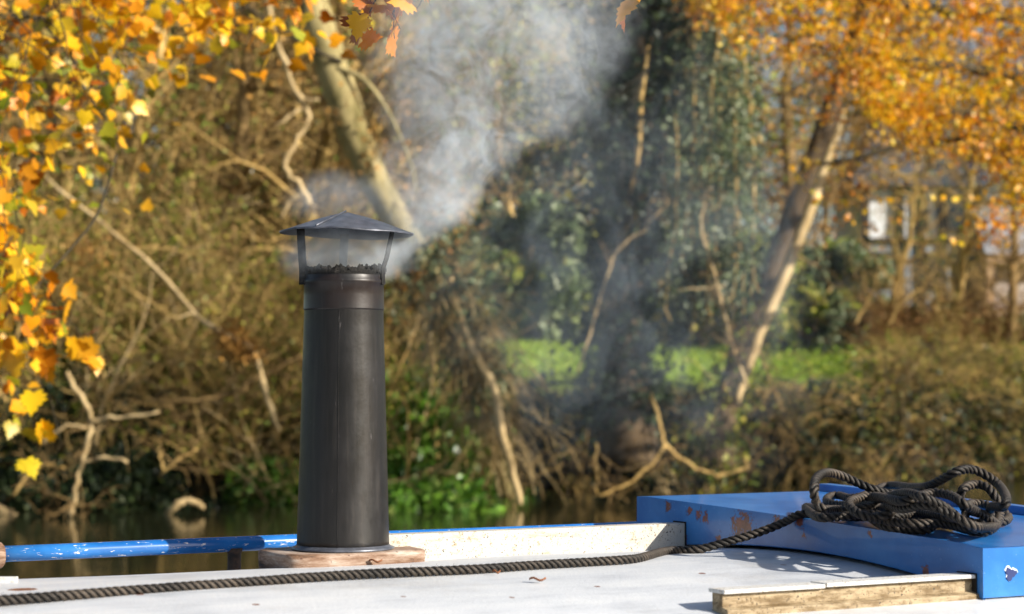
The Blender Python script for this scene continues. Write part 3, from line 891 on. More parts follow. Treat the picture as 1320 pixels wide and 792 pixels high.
M['render'] = wallmat('render', (.66, .68, .70), (.80, .81, .82))
M['lower'] = wallmat('lower', (.20, .23, .27), (.30, .33, .37))
M['slate'] = wallmat('slate', (.05, .055, .065), (.10, .11, .13))
M['timber'] = wallmat('timber', (.02, .018, .016), (.05, .045, .04))
M['greyroof'] = wallmat('greyroof', (.22, .23, .25), (.32, .32, .34))
M['tanboard'] = wallmat('tanboard', (.32, .20, .11), (.45, .30, .18))
M['pinkwall'] = wallmat('pinkwall', (.36, .29, .25), (.48, .40, .35))
k = Nodes('glass'); k.princ((.02, .025, .03), .08, spec=.6); M['glass'] = k.m


def cottage():
    d = 50; gz = G(1180, d).z
    root = empty('white_cottage', G(1180, d), 'white rendered cottage with dark posts seen under the orange beech leaves', 'house')
    x0 = P(1108, 0, d).x; x1 = P(1262, 0, d).x; y = d
    zt = P(0, 236, d).z; zm = P(0, 311, d).z
    b = MB(); b.box(((x0 + x1) / 2, y + 2.0, (zm + zt) / 2), ((x1 - x0) / 2, 2.0, (zt - zm) / 2)); b.build('upper_wall', M['render'], root, False)
    b = MB(); b.box(((x0 + x1) / 2, y + 2.0, (gz - .5 + zm) / 2), ((x1 - x0) / 2 + .06, 2.06, (zm - gz + .5) / 2)); b.build('lower_wall', M['lower'], root, False)
    b = MB()
    e = .35
    b.add([(x0 - e, y - e, zt - .1), (x1 + e, y - e, zt - .1), (x1 + e, y + 4 + e, zt - .1), (x0 - e, y + 4 + e, zt - .1), (x0 + .8, y + 2, zt + 1.9), (x1 - .8, y + 2, zt + 1.9)],
          {4: [[0, 1, 5, 4], [2, 3, 4, 5], [3, 2, 1, 0]], 3: [[1, 2, 5], [3, 0, 4]]}); rf = b.build('roof', M['slate'], root, False)
    b = MB(); b.box((x1 - 1.2, y + 2, zt + 2.1), (.25, .25, .5)); b.build('chimney_stack', M['pinkwall'], rf, False)
    for px in (1112, 1157, 1184, 1212, 1256):
        b = MB(); xx = P(px, 0, d).x; b.box((xx, y - .05, (gz + zt) / 2 - .1), (.11, .08, (zt - gz) / 2)); b.build('post', M['timber'], root, False, .01)
    b = MB(); b.box(((x0 + x1) / 2, y - .06, zm), ((x1 - x0) / 2, .07, .07)); b.build('beam', M['timber'], root, False, .01)
    for px0, px1, p0, p1 in ((1187, 1196, 255, 300), (1216, 1252, 250, 300), (1125, 1150, 326, 370), (1190, 1208, 326, 372)):
        a = P(px0, p0, d); c2 = P(px1, p1, d)
        b = MB(); b.box(((a.x + c2.x) / 2, y - .10, (a.z + c2.z) / 2), ((c2.x - a.x) / 2, .04, (a.z - c2.z) / 2)); w = b.build('window', M['timber'], root, False)
        b = MB(); b.box(((a.x + c2.x) / 2, y - .145, (a.z + c2.z) / 2), ((c2.x - a.x) / 2 - .06, .01, (a.z - c2.z) / 2 - .06)); b.build('pane', M['glass'], w, False)


cottage()


def outbuilding():
    d = 42; gz = G(1340, d).z
    root = empty('outbuilding', G(1340, d), 'low outbuilding with grey roof and tan fascia at the right edge', 'building')
    x0 = P(1263, 0, d).x; x1 = x0 + 6; y = d
    ze = P(0, 327, d).z; zr = P(0, 280, d).z; zf = P(0, 339, d).z
    b = MB(); b.box(((x0 + x1) / 2, y + 1.8, (gz - .5 + ze) / 2), ((x1 - x0) / 2 - .1, 1.8, (ze - gz + .5) / 2)); b.build('wall', M['pinkwall'], root, False)
    b = MB(); b.add([(x0, y - .3, ze), (x1, y - .3, ze), (x1, y + 1, zr + .3), (x0, y + 1, zr + .3), (x0, y - .3, ze - .06), (x1, y - .3, ze - .06), (x1, y + 4, ze - .06), (x0, y + 4, ze - .06)],
                    {4: [[0, 1, 2, 3], [4, 5, 1, 0], [3, 2, 6, 7]], }); b.add([(x0, y - .3, ze - .06), (x0, y - .3, ze), (x0, y + 1, zr + .3), (x0, y + 4, ze - .06)], {4: [[0, 1, 2, 3]]})
    b.build('roof', M['greyroof'], root, False)
    b = MB(); b.box(((x0 + x1) / 2, y - .34, (ze + zf) / 2 - .03), ((x1 - x0) / 2, .03, (ze - zf) / 2)); b.build('fascia', M['tanboard'], root, False)
    b = MB(); b.box((x0 + .09, y - .25, (gz + zf) / 2), (.08, .08, (zf - gz) / 2)); b.build('post', M['tanboard'], root, False)


outbuilding()


# ------------------------------------------------------------------ the narrowboat
VC = 2.65


def roof_z(v):
    k = .143 if v > VC else .19
    return 1.078 - k * (v - VC) ** 2


def roof_hit(px, py, lift=0.0):
    a = P(px, py, 1.0) - Vector((0, 0, EYE)); a.z -= 0
    lo, hi = 1.5, 3.9
    best = 3.0
    dd = 1.6
    while dd < 4.5:
        q = P(px, py, dd)
        if q.z <= roof_z(UV(q.x, q.y)[1]) + lift: best = dd; break
        dd += .004
    q = P(px, py, best); q.z = roof_z(UV(q.x, q.y)[1]) + lift
    return q


# paints
k = Nodes('roof_paint'); p = k.pos()
n1 = k.noise(p, 3.5, 5, .6); n2 = k.noise(k.along(1, 4, 1), 5, 5, .65)
n3 = k.noise(p, 170, 3, .6)
base_c = k.ramp(k.math('ADD', k.math('MULTIPLY', n1, .5), k.math('MULTIPLY', n2, .5)), [(.36, (.44, .46, .49)), (.48, (.60, .62, .65)), (.6, (.70, .71, .72))])
spk = k.n('MapRange', {0: n3, 1: .70, 2: .78}).outputs[0]
c = k.mix(k.math('MULTIPLY', spk, .6), base_c, (.16, .12, .09))
gr = k.n('MapRange', {0: k.noise(p, 4.5, 7, .75), 1: .52, 2: .68}).outputs[0]
c = k.mix(k.math('MULTIPLY', gr, .32), c, (.36, .31, .24))
rst = patch_mask(k, p, [(-.66, 2.70, 1.07, .02)] + [(*tuple(roof_hit(x, y)), r) for x, y, r in [(620, 733, .012), (905, 740, .006), (770, 755, .005), (660, 770, .004), (180, 768, .006), (520, 770, .004), (1010, 730, .005), (330, 781, .005)]], 60, .6)
c = k.mix(rst, c, (.20, .07, .03))
k.princ(c, .38, normal=k.bump(k.math('ADD', n3, k.math('MULTIPLY', n1, 2)), .22, .003), spec=.5); M['roof_paint'] = k.m


def blue_paint(name, rust_pts, worn=0.0, wornmask=None):
    k = Nodes(name); p = k.pos()
    n1 = k.noise(p, 7, 5, .6); n2 = k.noise(p, 60, 4, .65)
    c = k.ramp(n1, [(.32, (.010, .105, .35)), (.5, (.016, .150, .46)), (.68, (.045, .215, .55))])
    sp_ = k.n('MapRange', {0: n2, 1: .68, 2: .72}).outputs[0]
    c = k.mix(k.math('MULTIPLY', sp_, .35), c, (.05, .03, .03))
    scr = k.n('MapRange', {0: k.noise(k.n('Mapping', {'Vector': p, 'Scale': (8, 60, 60)}).outputs[0], 3, 3, .7), 1: .66, 2: .74}).outputs[0]
    c = k.mix(k.math('MULTIPLY', scr, .4), c, (.35, .48, .75))
    if rust_pts:
        big = patch_mask(k, p, [(x, y, z, r * 1.3) for x, y, z, r in rust_pts], 95, 2.6)
        c = k.mix(k.math('MULTIPLY', big, .7), c, (.02, .06, .22))
        c = k.mix(patch_mask(k, p, rust_pts, 95, 2.6), c, k.ramp(n2, [(.3, (.09, .02, .014)), (.7, (.26, .07, .05))]))
    if worn:
        v2 = k.along(45, 190, 190)
        wn = k.n('MapRange', {0: k.noise(v2, 1, 5, .7), 1: worn, 2: worn + .03}).outputs[0]
        c = k.mix(wn, c, (.72, .70, .66))
    k.princ(c, .22 if worn else .34, normal=k.bump(k.math('ADD', n1, k.math('MULTIPLY', n2, .4)), .10, .002), spec=.5, coat=.3 if worn else .18); return k.m


def onside(px, t_lo=None, frac=.3):
    """a point on the hatch's left skirt under pixel column px, frac of the way down"""
    a = (px - 660) / F
    t = (.683 - a * 2.9) / (UY + a * UX)
    x = .683 - UY * t; y = 2.9 + UX * t; v = UV(x, y)[1]
    zt = 1.118 + (v - 2.2) / .93 * .030; zb = roof_z(v) + .006
    return Vector((x, y, zt + (zb - zt) * frac)), t


rp = []
for px, fr, r in [(861, .12, .010), (888, .15, .008), (900, .22, .010), (908, .3, .010), (952, .42, .022), (960, .36, .020), (1030, .1, .010), (1035, .5, .006), (880, .85, .012), (925, .9, .010), (1190, .88, .010), (1000, .08, .008), (1120, .06, .006)]:
    q, _ = onside(px, frac=fr); rp.append((q.x, q.y, q.z, r * .8))
M['hatch_blue'] = blue_paint('hatch_blue', rp)
M['rail_blue'] = blue_paint('rail_blue', [(*tuple(P(81, 708, 3.2)), .006)], .615)

k = Nodes('soot_metal'); p = k.pos(); n1 = k.noise(p, 30, 5, .65); n2 = k.noise(k.n('Mapping', {'Vector': p, 'Scale': (1, 1, .12)}).outputs[0], 40, 4, .6)
zz = k.n('SeparateXYZ', {0: p}).outputs[2]
c = k.ramp(n2, [(.3, (.007, .0065, .006)), (.6, (.012, .0105, .010)), (.8, (.028, .024, .021))])
top = k.n('MapRange', {0: zz, 1: 1.475, 2: 1.478}).outputs[0]
c = k.mix(k.math('MULTIPLY', top, .5), c, (.012, .012, .013))
msk = k.math('MULTIPLY', k.n('MapRange', {0: k.noise(p, 9, 3), 1: .5, 2: .62}).outputs[0], top)
c = k.mix(k.math('MULTIPLY', msk, .3), c, (.03, .014, .009))
fr = k.n('MapRange', {0: k.noise(k.n('Mapping', {'Vector': p, 'Rotation': (0, .6, .3), 'Scale': (60, 60, 14)}).outputs[0], 1.6, 4, .7), 1: .66, 2: .72}).outputs[0]
c = k.mix(k.math('MULTIPLY', fr, .35), c, (.14, .13, .13))
strk = k.n('MapRange', {0: k.noise(k.n('Mapping', {'Vector': p, 'Scale': (1, 1, .05)}).outputs[0], 75, 5, .7), 1: .52, 2: .72}).outputs[0]
c = k.mix(k.math('MULTIPLY', strk, .5), c, (.036, .030, .026))
dent = k.math('MULTIPLY', k.noise(p, 6, 2, .5), 3.0)
k.princ(c, k.n('MapRange', {0: k.math('ADD', k.math('MULTIPLY', n1, .5), k.math('MULTIPLY', n2, .5)), 1: .35, 2: .65, 3: .28, 4: .5}).outputs[0], normal=k.bump(k.math('ADD', n1, dent), .16, .003), spec=.42); M['soot_metal'] = k.m
k = Nodes('crust'); p = k.pos(); n1 = k.noise(p, 150, 5, .7); k.princ(k.ramp(n1, [(.4, (.005, .005, .005)), (.62, (.02, .018, .016)), (.75, (.12, .10, .09))]), .8, normal=k.bump(n1, 1, .003), spec=.3); M['crust'] = k.m
k = Nodes('cap_metal'); p = k.pos(); n1 = k.noise(p, 40, 5, .6); k.princ(k.ramp(n1, [(.3, (.05, .055, .07)), (.7, (.16, .17, .20))]), .38, metal=.35, normal=k.bump(n1, .2, .002), spec=.5); M['cap_metal'] = k.m
k = Nodes('collar_wood'); p = k.pos(); n1 = k.noise(k.n('Mapping', {'Vector': p, 'Scale': (.5, .5, 2.6)}).outputs[0], 20, 6, .72); n2 = k.noise(p, 90, 4, .7)
c = k.ramp(n1, [(.34, (.04, .022, .013)), (.44, (.17, .09, .05)), (.54, (.28, .19, .135)), (.68, (.44, .36, .30))])
k.princ(k.mix(k.n('MapRange', {0: n2, 1: .62, 2: .68}).outputs[0], c, (.09, .04, .025)), .75, normal=k.bump(n1, .5, .004)); M['collar'] = k.m


def weathered(name, clean, stain, dark, th=.5):
    k = Nodes(name); p = k.pos(); n1 = k.noise(k.along(1, 3, 4), 14, 6, .7); n2 = k.noise(p, 120, 4, .75); n3 = k.noise(p, 300, 2, .5)
    c = k.ramp(n1, [(th - .14, stain), (th, clean), (.8, clean)])
    c = k.mix(k.n('MapRange', {0: n2, 1: .57, 2: .66}).outputs[0], c, stain)
    c = k.mix(k.n('MapRange', {0: n3, 1: .64, 2: .68}).outputs[0], c, dark)
    k.princ(c, .7, normal=k.bump(k.math('ADD', n1, n2), .35, .003)); return k.m


M['board_white'] = weathered('board_white', (.50, .47, .41), (.34, .25, .15), (.06, .05, .04), .43)
M['board_ochre'] = weathered('board_ochre', (.40, .31, .19), (.16, .105, .045), (.04, .03, .02), .55)
M['board_top'] = weathered('board_top', (.62, .61, .58), (.42, .31, .19), (.12, .08, .05), .40)
k = Nodes('dark_gap'); k.princ((.012, .010, .009), .9); M['gap'] = k.m
k = Nodes('rust_steel'); p = k.pos(); n1 = k.noise(p, 60, 4, .7); k.princ(k.ramp(n1, [(.4, (.03, .02, .015)), (.65, (.12, .06, .03))]), .7); M['rust'] = k.m
k = Nodes('hull_black'); k.princ((.015, .015, .017), .4); M['hull'] = k.m

boat = empty('narrowboat', W(1.5, 2.65, 0), 'narrowboat with pale grey cabin roof, blue handrail and blue sliding hatch', 'boat')
U0, U1 = -2.5, 9.0
V0, V1 = 1.92, 3.42
b = MB(); us = np.linspace(U0, U1, 180); vs = np.linspace(V0, V1, 44)
V = []
for v in vs:
    for u in us:
        z = roof_z(v) + .0012 * (math.sin(u * 7 + v * 3) + math.sin(u * 13.3 - v * 9) * .5)
        V.append(tuple(W(u, v, z)))
nu = len(us); i = np.arange(len(vs) - 1)[:, None] * nu; j = np.arange(nu - 1)[None]
b.add(V, {4: np.stack([i + j, i + j + 1, i + j + 1 + nu, i + j + nu], -1).reshape(-1, 4)})
b.build('cabin_roof', M['roof_paint'], boat)


def prism(mb, prof, u0, u1):
    """prof: closed list of (v, z), extruded along the boat"""
    n = len(prof)
    V = [tuple(W(u0, v, z)) for v, z in prof] + [tuple(W(u1, v, z)) for v, z in prof]
    fs = [[i, (i + 1) % n, n + (i + 1) % n, n + i] for i in range(n)]
    d = {4: fs}
    caps = [list(range(n))[::-1], [n + i for i in range(n)]]
    if n == 4: d[4] = fs + caps
    else: d[n] = caps
    mb.add(V, d)


b = MB(); prism(b, [(V0 + .01, roof_z(V0) - .02), (V0 + .01, roof_z(V0) - .003), (V1 - .01, roof_z(V1) - .003), (V1 - .01, roof_z(V1) - .02), (V1 + .05, .55), (V0 - .05, .55)], U0, U1); b.build('cabin_side', M['rail_blue'], boat, False)
b = MB(); prism(b, [(V0 - .18, .53), (V1 + .18, .53), (V1 + .14, -.35), (V0 - .14, -.35)], U0 - .8, U1 + .8); b.build('hull', M['hull'], boat, False)


def rail(v, top, r, u0, u1, name='handrail'):
    b = MB(); z = top - r
    pts = [W(u, v, z + .0006 * math.sin(u * 6)) for u in np.linspace(u0, u1, 60)]
    b.tube(pts, r, 20)
    return b.build(name, M['rail_blue'], boat)


RV = 3.2
rail(RV, 1.35 - .2530, .0130, P(6, 0, 3.2).x * UX + 3.2 * UY, U1)
rail(V0 + .02, 1.058, .016, U0, U1)
# brackets under the far handrail
ub = UV(P(299, 0, 3.42).x, 3.42)[0]
for uu in (ub, ub + 1.35, ub + 2.7):
    b = MB(); zt = 1.35 - .2530 - .023; zb = roof_z(RV) - .004
    for a_, r_ in ((zb, .016), (zb + .004, .0145), (zb + .012, .011), (zt - .008, .011), (zt, .014)):
        pass
    zs = [zb, zb + .004, zb + .012, zt - .006, zt + .004]; rr = [.019, .016, .0115, .0115, .016]
    b.tube([W(uu, RV, q) for q in zs], rr, 12); b.build('rail_bracket', M['rust'], boat)
e0 = W(P(6, 0, 3.2).x * UX + 3.2 * UY, RV, 1.35 - .2530 - .0155)
b = MB(); ax = W(1, 0) - W(0, 0)
b.tube([e0 - ax * .06, e0 - ax * .012, e0 + ax * .004, e0 + ax * .008], [.020, .022, .021, .0165], 16); b.build('rail_end', M['collar'], boat)

# chimney collar fixed to the roof
CH = Vector((-.2747, 3.25, 1.061))
b = MB()
cu, cv_ = UV(CH.x, CH.y)
N = 48; V = []
for (gr_, z) in ((0, 1.045), (.001, 1.070), (.0015, 1.083), (0, 1.0868), (-.003, 1.0882)):
    for i in range(N):
        a = 2 * PI * i / N; ca, sa = math.cos(a), math.sin(a)
        e_ = .42
        x_ = (abs(ca) ** e_) * (1 if ca > 0 else -1); y_ = (abs(sa) ** e_) * (1 if sa > 0 else -1)
        V.append(tuple(W(cu - .002 + x_ * (.124 + gr_ + .0012 * math.sin(a * 7)), cv_ + y_ * (.086 + gr_ + .001 * math.sin(a * 5 + 1)), z + .0006 * math.sin(a * 9))))
fs = [[q * N + i, q * N + (i + 1) % N, (q + 1) * N + (i + 1) % N, (q + 1) * N + i] for q in range(4) for i in range(N)]
b.add(V, {4: fs, N: [[4 * N + i for i in range(N)]]}); b.build('chimney_collar', M['collar'], boat)

# hatch slides
q = P(559, 700, 3.35); u_s = UV(*roof_hit(562, 718).xy)[0]
q_in, t_in = onside(852)
u_h = UV(q_in.x, q_in.y)[0]
VB = 2.975
b = MB(); prism(b, [(VB, roof_z(VB) - .004), (VB, roof_z(VB) + .045), (VB + .034, roof_z(VB) + .045), (VB + .034, roof_z(VB) - .01)], u_s, u_h + .34)
b.build('hatch_slide', M['board_white'], boat, False, .0025)
VL = 2.222; zl = 1.077; u_a = UV(*P(932, 775, 2.70).xy)[0]
u_j = UV(*P(1052, 760, 2.80).xy)[0]
ul = u_h + .34
b = MB(); zr0 = roof_z(VL) - .006
prism(b, [(VL + .006, zr0), (VL + .006, zl - .0058), (VL + .030, zl - .0058), (VL + .030, zr0)], u_a + .002, ul)
prism(b, [(VL - .008, zr0), (VL - .008, zr0 + .013), (VL + .0058, zr0 + .0165), (VL + .0058, zr0)], u_a + .001, ul)
low = b.build('hatch_slide', M['board_ochre'], boat, False, .001)
for a0, a1, dz in ((u_a, u_j - .001, 0.0), (u_j + .001, ul, .0012)):
    b = MB(); prism(b, [(VL - .002, zl - .0055 + dz), (VL - .002, zl + dz), (VL + .036, zl + dz), (VL + .036, zl - .0055 + dz)], a0, a1); b.build('cover_strip', M['board_top'], low, False, .001)

# sliding hatch
hn = Vector((.683, 2.9)); uh = UV(*hn)[0]; vh = UV(*hn)[1]
LH = .445; WH = .93


def htop(v): return 1.118 + (v - vh) / WH * .030 + .0025 * math.sin(PI * (v - vh) / WH)


nv = 24
vs = [vh + WH * i / nv for i in range(nv + 1)]
TH = .004
b = MB()
V = []; fs = []
for u in (uh, uh + LH):
    for v in vs: V.append(tuple(W(u, v, htop(v))))
for i in range(nv): fs.append([i, nv + 1 + i, nv + 2 + i, i + 1])
b.add(V, {4: fs})
for u, s_ in ((uh, 1), (uh + LH, -1)):        # the two long skirts, following the camber
    V = []
    for v in vs:
        zb = roof_z(v) + .006 + (.000 if v > vh + .02 else -.004)
        for du, z in ((0, htop(v)), (0, zb), (s_ * TH, zb), (s_ * TH, htop(v) - .003)): V.append(tuple(W(u + du, v, z)))
    fs = []
    for i in range(nv):
        a = i * 4; c_ = a + 4
        for k_ in range(3): fs.append([a + k_, a + k_ + 1, c_ + k_ + 1, c_ + k_])
    b.add(V, {4: fs})
hatch_skirts = b
for v, s_ in ((vh, 1), (vh + WH, -1)):         # end skirts
    zb = roof_z(v) + .004
    V = [tuple(W(u, v + dv, z)) for (dv, z) in ((0, htop(v)), (0, zb), (s_ * TH, zb), (s_ * TH, htop(v) - .003)) for u in (uh, uh + LH)]
    b.add(V, {4: [[0, 1, 3, 2], [2, 3, 5, 4], [4, 5, 7, 6]]})
hatch = b.build('sliding_hatch', M['hatch_blue'], boat, False)
m = hatch.modifiers.new('w', 'WELD'); m.merge_threshold = .0004
m = hatch.modifiers.new('b', 'BEVEL'); m.width = .0035; m.segments = 3; m.limit_method = 'ANGLE'; m.angle_limit = .7
# raised lip along the far side edge
b = MB(); V = []
for v in vs:
    for du, z in ((LH - .022, htop(v) - .001), (LH - .022, htop(v) + .014), (LH + .004, htop(v) + .014), (LH + .004, htop(v) - .02)): V.append(tuple(W(uh + du, v, z)))
fs = []
for i in range(nv):
    for k_ in range(4): fs.append([i * 4 + k_, i * 4 + (k_ + 1) % 4, i * 4 + 4 + (k_ + 1) % 4, i * 4 + 4 + k_])
fs += [[3, 2, 1, 0], [nv * 4, nv * 4 + 1, nv * 4 + 2, nv * 4 + 3]]
b.add(V, {4: fs}); b.build('lip', M['hatch_blue'], hatch, False, .002)
# dark notches where the slides run under the hatch
for (v0, v1, z0, z1) in ((VB - .003, VB + .037, roof_z(VB) - .002, roof_z(VB) + .0475), (VL - .004, VL + .038, roof_z(VL), zl + .003)):
    b = MB(); b.add([tuple(W(uh - .0015, v, z)) for v, z in ((v0, z0), (v1, z0), (v1, z1), (v0, z1))] + [tuple(W(uh + .006, v, z)) for v, z in ((v0, z0), (v1, z0), (v1, z1), (v0, z1))],
                    {4: [[0, 1, 2, 3], [7, 6, 5, 4], [0, 3, 7, 4], [1, 5, 6, 2], [2, 6, 7, 3]]}); b.build('slide_slot', M['gap'], hatch, False)
# torn hole in the near end
k = Nodes('chip_pale'); k.princ((.62, .68, .78), .5); M['chip'] = k.m
k = Nodes('chip_deep'); k.princ((.006, .022, .12), .5); M['chip2'] = k.m
hc = W(uh + .052, vh, 1.118 - .040)
for nm, sc_, off, mt in (('bare_chip', 1.12, .0008, 'chip'), ('torn_hole', 1.0, .0016, 'chip2')):
    N = 18; V = []
    for dy in (0, .002):
        for i in range(N):
            a = 2 * PI * i / N; r_ = .0085 * sc_ * (1 + .28 * math.sin(a * 3 + 1) + .15 * math.sin(a * 7 + (0 if mt == 'chip2' else 1)))
            pz = hc + W(math.cos(a) * r_ * 1.15, -off + dy * 1.5, 0) + Vector((0, 0, math.sin(a) * r_ + (.002 if mt == 'chip' else 0)))
            V.append(tuple(pz))
    b = MB(); b.add(V, {N: [list(range(N))], 4: [[i, (i + 1) % N, N + (i + 1) % N, N + i] for i in range(N)]}); b.build(nm, M[mt], hatch, False)

# white scrap on the roof at the left edge
q = roof_hit(4, 752)
b = MB(); b.box(q + Vector((-.01, 0, .004)), (.03, .006, .005)); tag(b.build('paint_flake', M['board_top'], None, False, .001), 'small white strip lying on the roof at its left end', 'debris')


# ------------------------------------------------------------------ the chimney
ch = empty('boat_chimney', CH + Vector((0, 0, .026)), 'tall tapering black steel stove chimney smoking on the boat roof', 'chimney')
N = 96


def lathe(prof, cx, cy, N=96, jag=None):
    V = []; fs = []
    for q, (r, z) in enumerate(prof):
        for i in range(N):
            a = 2 * PI * i / N
            dz = jag(q, a) if jag else 0
            V.append((cx + r * math.cos(a), cy + r * math.sin(a), z + dz))
    for q in range(len(prof) - 1):
        for i in range(N): fs.append([q * N + i, q * N + (i + 1) % N, (q + 1) * N + (i + 1) % N, (q + 1) * N + i])
    return V, fs


RB, RT = .0752, .0645
ZB, ZT = 1.0935, 1.543


def rz(z): return RB + (RT - RB) * (z - ZB) / (1.48 - ZB) if z < 1.48 else RT + .0006


prof = [(rz(ZB) - .002, ZB), (rz(ZB), ZB + .001)] + [(rz(z), z) for z in np.linspace(ZB + .01, 1.4755, 14)]
prof += [(RT + .0002, 1.4762), (RT + .0014, 1.4768), (RT + .0012, 1.4785), (RT + .0008, 1.50), (RT + .0008, 1.5165), (RT + .0030, 1.5195), (RT + .0034, 1.522), (RT + .0030, 1.5245), (RT + .0006, 1.5275), (RT + .0004, 1.536)]
b = MB(); V, fs = lathe(prof, CH.x, CH.y, N); b.add(V, {4: fs}); b.build('flue_pipe', M['soot_metal'], ch)
b = MB(); a = math.radians(-92)
b.tube([(CH.x + (rz(z) + .0002) * math.cos(a), CH.y + (rz(z) + .0002) * math.sin(a), z) for z in np.linspace(ZB + .002, 1.475, 20)], .00045, 5); b.build('seam', M['soot_metal'], ch)
b = MB()   # crusted ragged mouth


def jag(q, a):
    if q == 0: return 0
    return (.0016 * math.sin(a * 11) + .0014 * math.sin(a * 23 + 1) + .0013 * math.sin(a * 41 + 2) + .001 * math.sin(a * 67)) * (1 if q < 3 else .8) * (.5 if q == 1 else 1)


V, fs = lathe([(RT + .0010, 1.533), (RT + .0022, 1.537), (RT + .0006, 1.5455), (RT - .003, 1.5445), (RT - .0035, 1.46)], CH.x, CH.y, 240, jag); b.add(V, {4: fs})
for _ in range(70):
    a = random.uniform(0, 2 * PI) if _ < 30 else random.gauss(-.35, .35); rr = RT + random.uniform(-.004, .004); z = 1.540 + random.uniform(-.004, .006) + (.004 if _ >= 50 else 0)
    s_ = random.uniform(.001, .0026) * (1 if _ < 50 else 1.4)
    c_ = Vector((CH.x + rr * math.cos(a), CH.y + rr * math.sin(a), z))
    b.tube([c_ - Vector((0, 0, s_)), c_ - Vector((0, 0, s_ * .4)), c_ + Vector((0, 0, s_ * .5)), c_ + Vector((0, 0, s_))], [s_ * .5, s_, s_ * .9, s_ * .3], 6)
b.build('soot_crust', M['crust'], ch)
b = MB(); V, fs = lathe([(.083, 1.0890), (.084, 1.0915), (.0785, 1.0930), (.0745, 1.0965)], CH.x, CH.y, 64); b.add(V, {4: fs}); b.build('base_flange', M['cap_metal'], ch)
# cap: shallow cone of folded sheet
CR = .1105; CX = CH.x + .004; CZ = 1.6035
tilt = Matrix.Rotation(.022, 3, 'Y')
N = 72
V = []; fs = []
pr = [(0.0004, .0335), (.03, .0268), (.06, .0180), (.085, .0088), (.104, .0022), (CR - .001, .0008), (CR, -.001), (CR - .001, -.0022), (.085, .0058), (.06, .0145), (.03, .0235), (.0004, .030)]
for r, z in pr:
    for i in range(N):
        a = 2 * PI * i / N
        seg = (a / (2 * PI) * 8) % 1; fac = 1 - .010 * math.sin(PI * seg)
        q = tilt @ Vector((r * fac * math.cos(a), r * fac * math.sin(a), z + .0010 * math.sin(a * 3 + 1) * r / CR - .0012 * (1 - abs(2 * seg - 1)) * r / CR))
        V.append((CX + q.x, CH.y + q.y, CZ + q.z))
for q in range(len(pr) - 1):
    for i in range(N): fs.append([q * N + i, q * N + (i + 1) % N, (q + 1) * N + (i + 1) % N, (q + 1) * N + i])
b = MB(); b.add(V, {4: fs}); cap = b.build('cap', M['cap_metal'], ch)
b = MB(); a = math.radians(-112)
p0 = tilt @ Vector((.004 * math.cos(a), .004 * math.sin(a), .0345)); p1 = tilt @ Vector((.108 * math.cos(a), .108 * math.sin(a), .0022))
b.tube([Vector((CX, CH.y, CZ)) + p0.lerp(p1, t) + Vector((0, 0, .0008 - .0015 * math.sin(t * PI) * 0)) for t in np.linspace(0, 1, 8)], .0013, 6); b.build('seam', M['cap_metal'], cap)


def strap(ang_top, r_top, ang_bot, w, t, bend, twist=0):
    a0, a1 = math.radians(ang_top), math.radians(ang_bot)
    top = Vector((CX + r_top * math.cos(a0), CH.y + r_top * math.sin(a0), CZ + .004)); bot = Vector((CH.x + (RT + .004) * math.cos(a1), CH.y + (RT + .004) * math.sin(a1), 1.533))
    mid = top.lerp(bot, .6) + Vector((math.cos(a1), math.sin(a1), 0)) * bend
    pts = spline([top, mid, bot + Vector((0, 0, .008)), bot + Vector((0, 0, -.016))], 6)
    tw_ = a1 + math.radians(twist); b = MB(); nrm = Vector((math.cos(tw_), math.sin(tw_), 0)); tan = Vector((-math.sin(tw_), math.cos(tw_), 0))
    V = []
    for q in pts:
        for s1, s2 in ((-1, -1), (1, -1), (1, 1), (-1, 1)): V.append(tuple(q + tan * w * .5 * s1 + nrm * t * .5 * s2))
    n = len(pts); fs = [[i * 4 + k_, i * 4 + (k_ + 1) % 4, i * 4 + 4 + (k_ + 1) % 4, i * 4 + 4 + k_] for i in range(n - 1) for k_ in range(4)] + [[3, 2, 1, 0], [n * 4 - 4, n * 4 - 3, n * 4 - 2, n * 4 - 1]]
    b.add(V, {4: fs}); b.build('strap', M['crust'] if ang_bot != 97 else M['soot_metal'], ch, False, .0008)


strap(200, .077, 200, .0135, .004, .0, 48)
strap(97, .086, 97, .014, .003, .0)
strap(-14, .079, -18, .009, .0035, .0, -18)


# ------------------------------------------------------------------ the rope
def hatch_hit(px, py, lift):
    dd = 2.5; q = P(px, py, dd)
    while dd < 4.4:
        q = P(px, py, dd); v = UV(q.x, q.y)[1]
        if q.z <= htop(v) + lift: break
        dd += .004
    return q


RR = .0069
Z = lambda x, y: (1000 + x / 3.922, 590 + y / 3.922)
ctrl = []
for px, py in [(-60, 780), (0, 775), (60, 770.5), (130, 765), (200, 760), (270, 755), (340, 749.5), (410, 744.5), (480, 740), (550, 737), (620, 734), (690, 729), (760, 725), (820, 721)]:
    ctrl.append(roof_hit(px, py, RR * .9))
ctrl += [P(862, 716, 3.275), P(900, 709, 3.28), P(940, 698, 3.285), P(980, 686, 3.29), P(1012, 673, 3.295)]


def H(x, y, lift):
    if lift > .028: lift += (lift - .028) * .4
    a, c_ = Z(x, y); return hatch_hit(a, c_, lift)


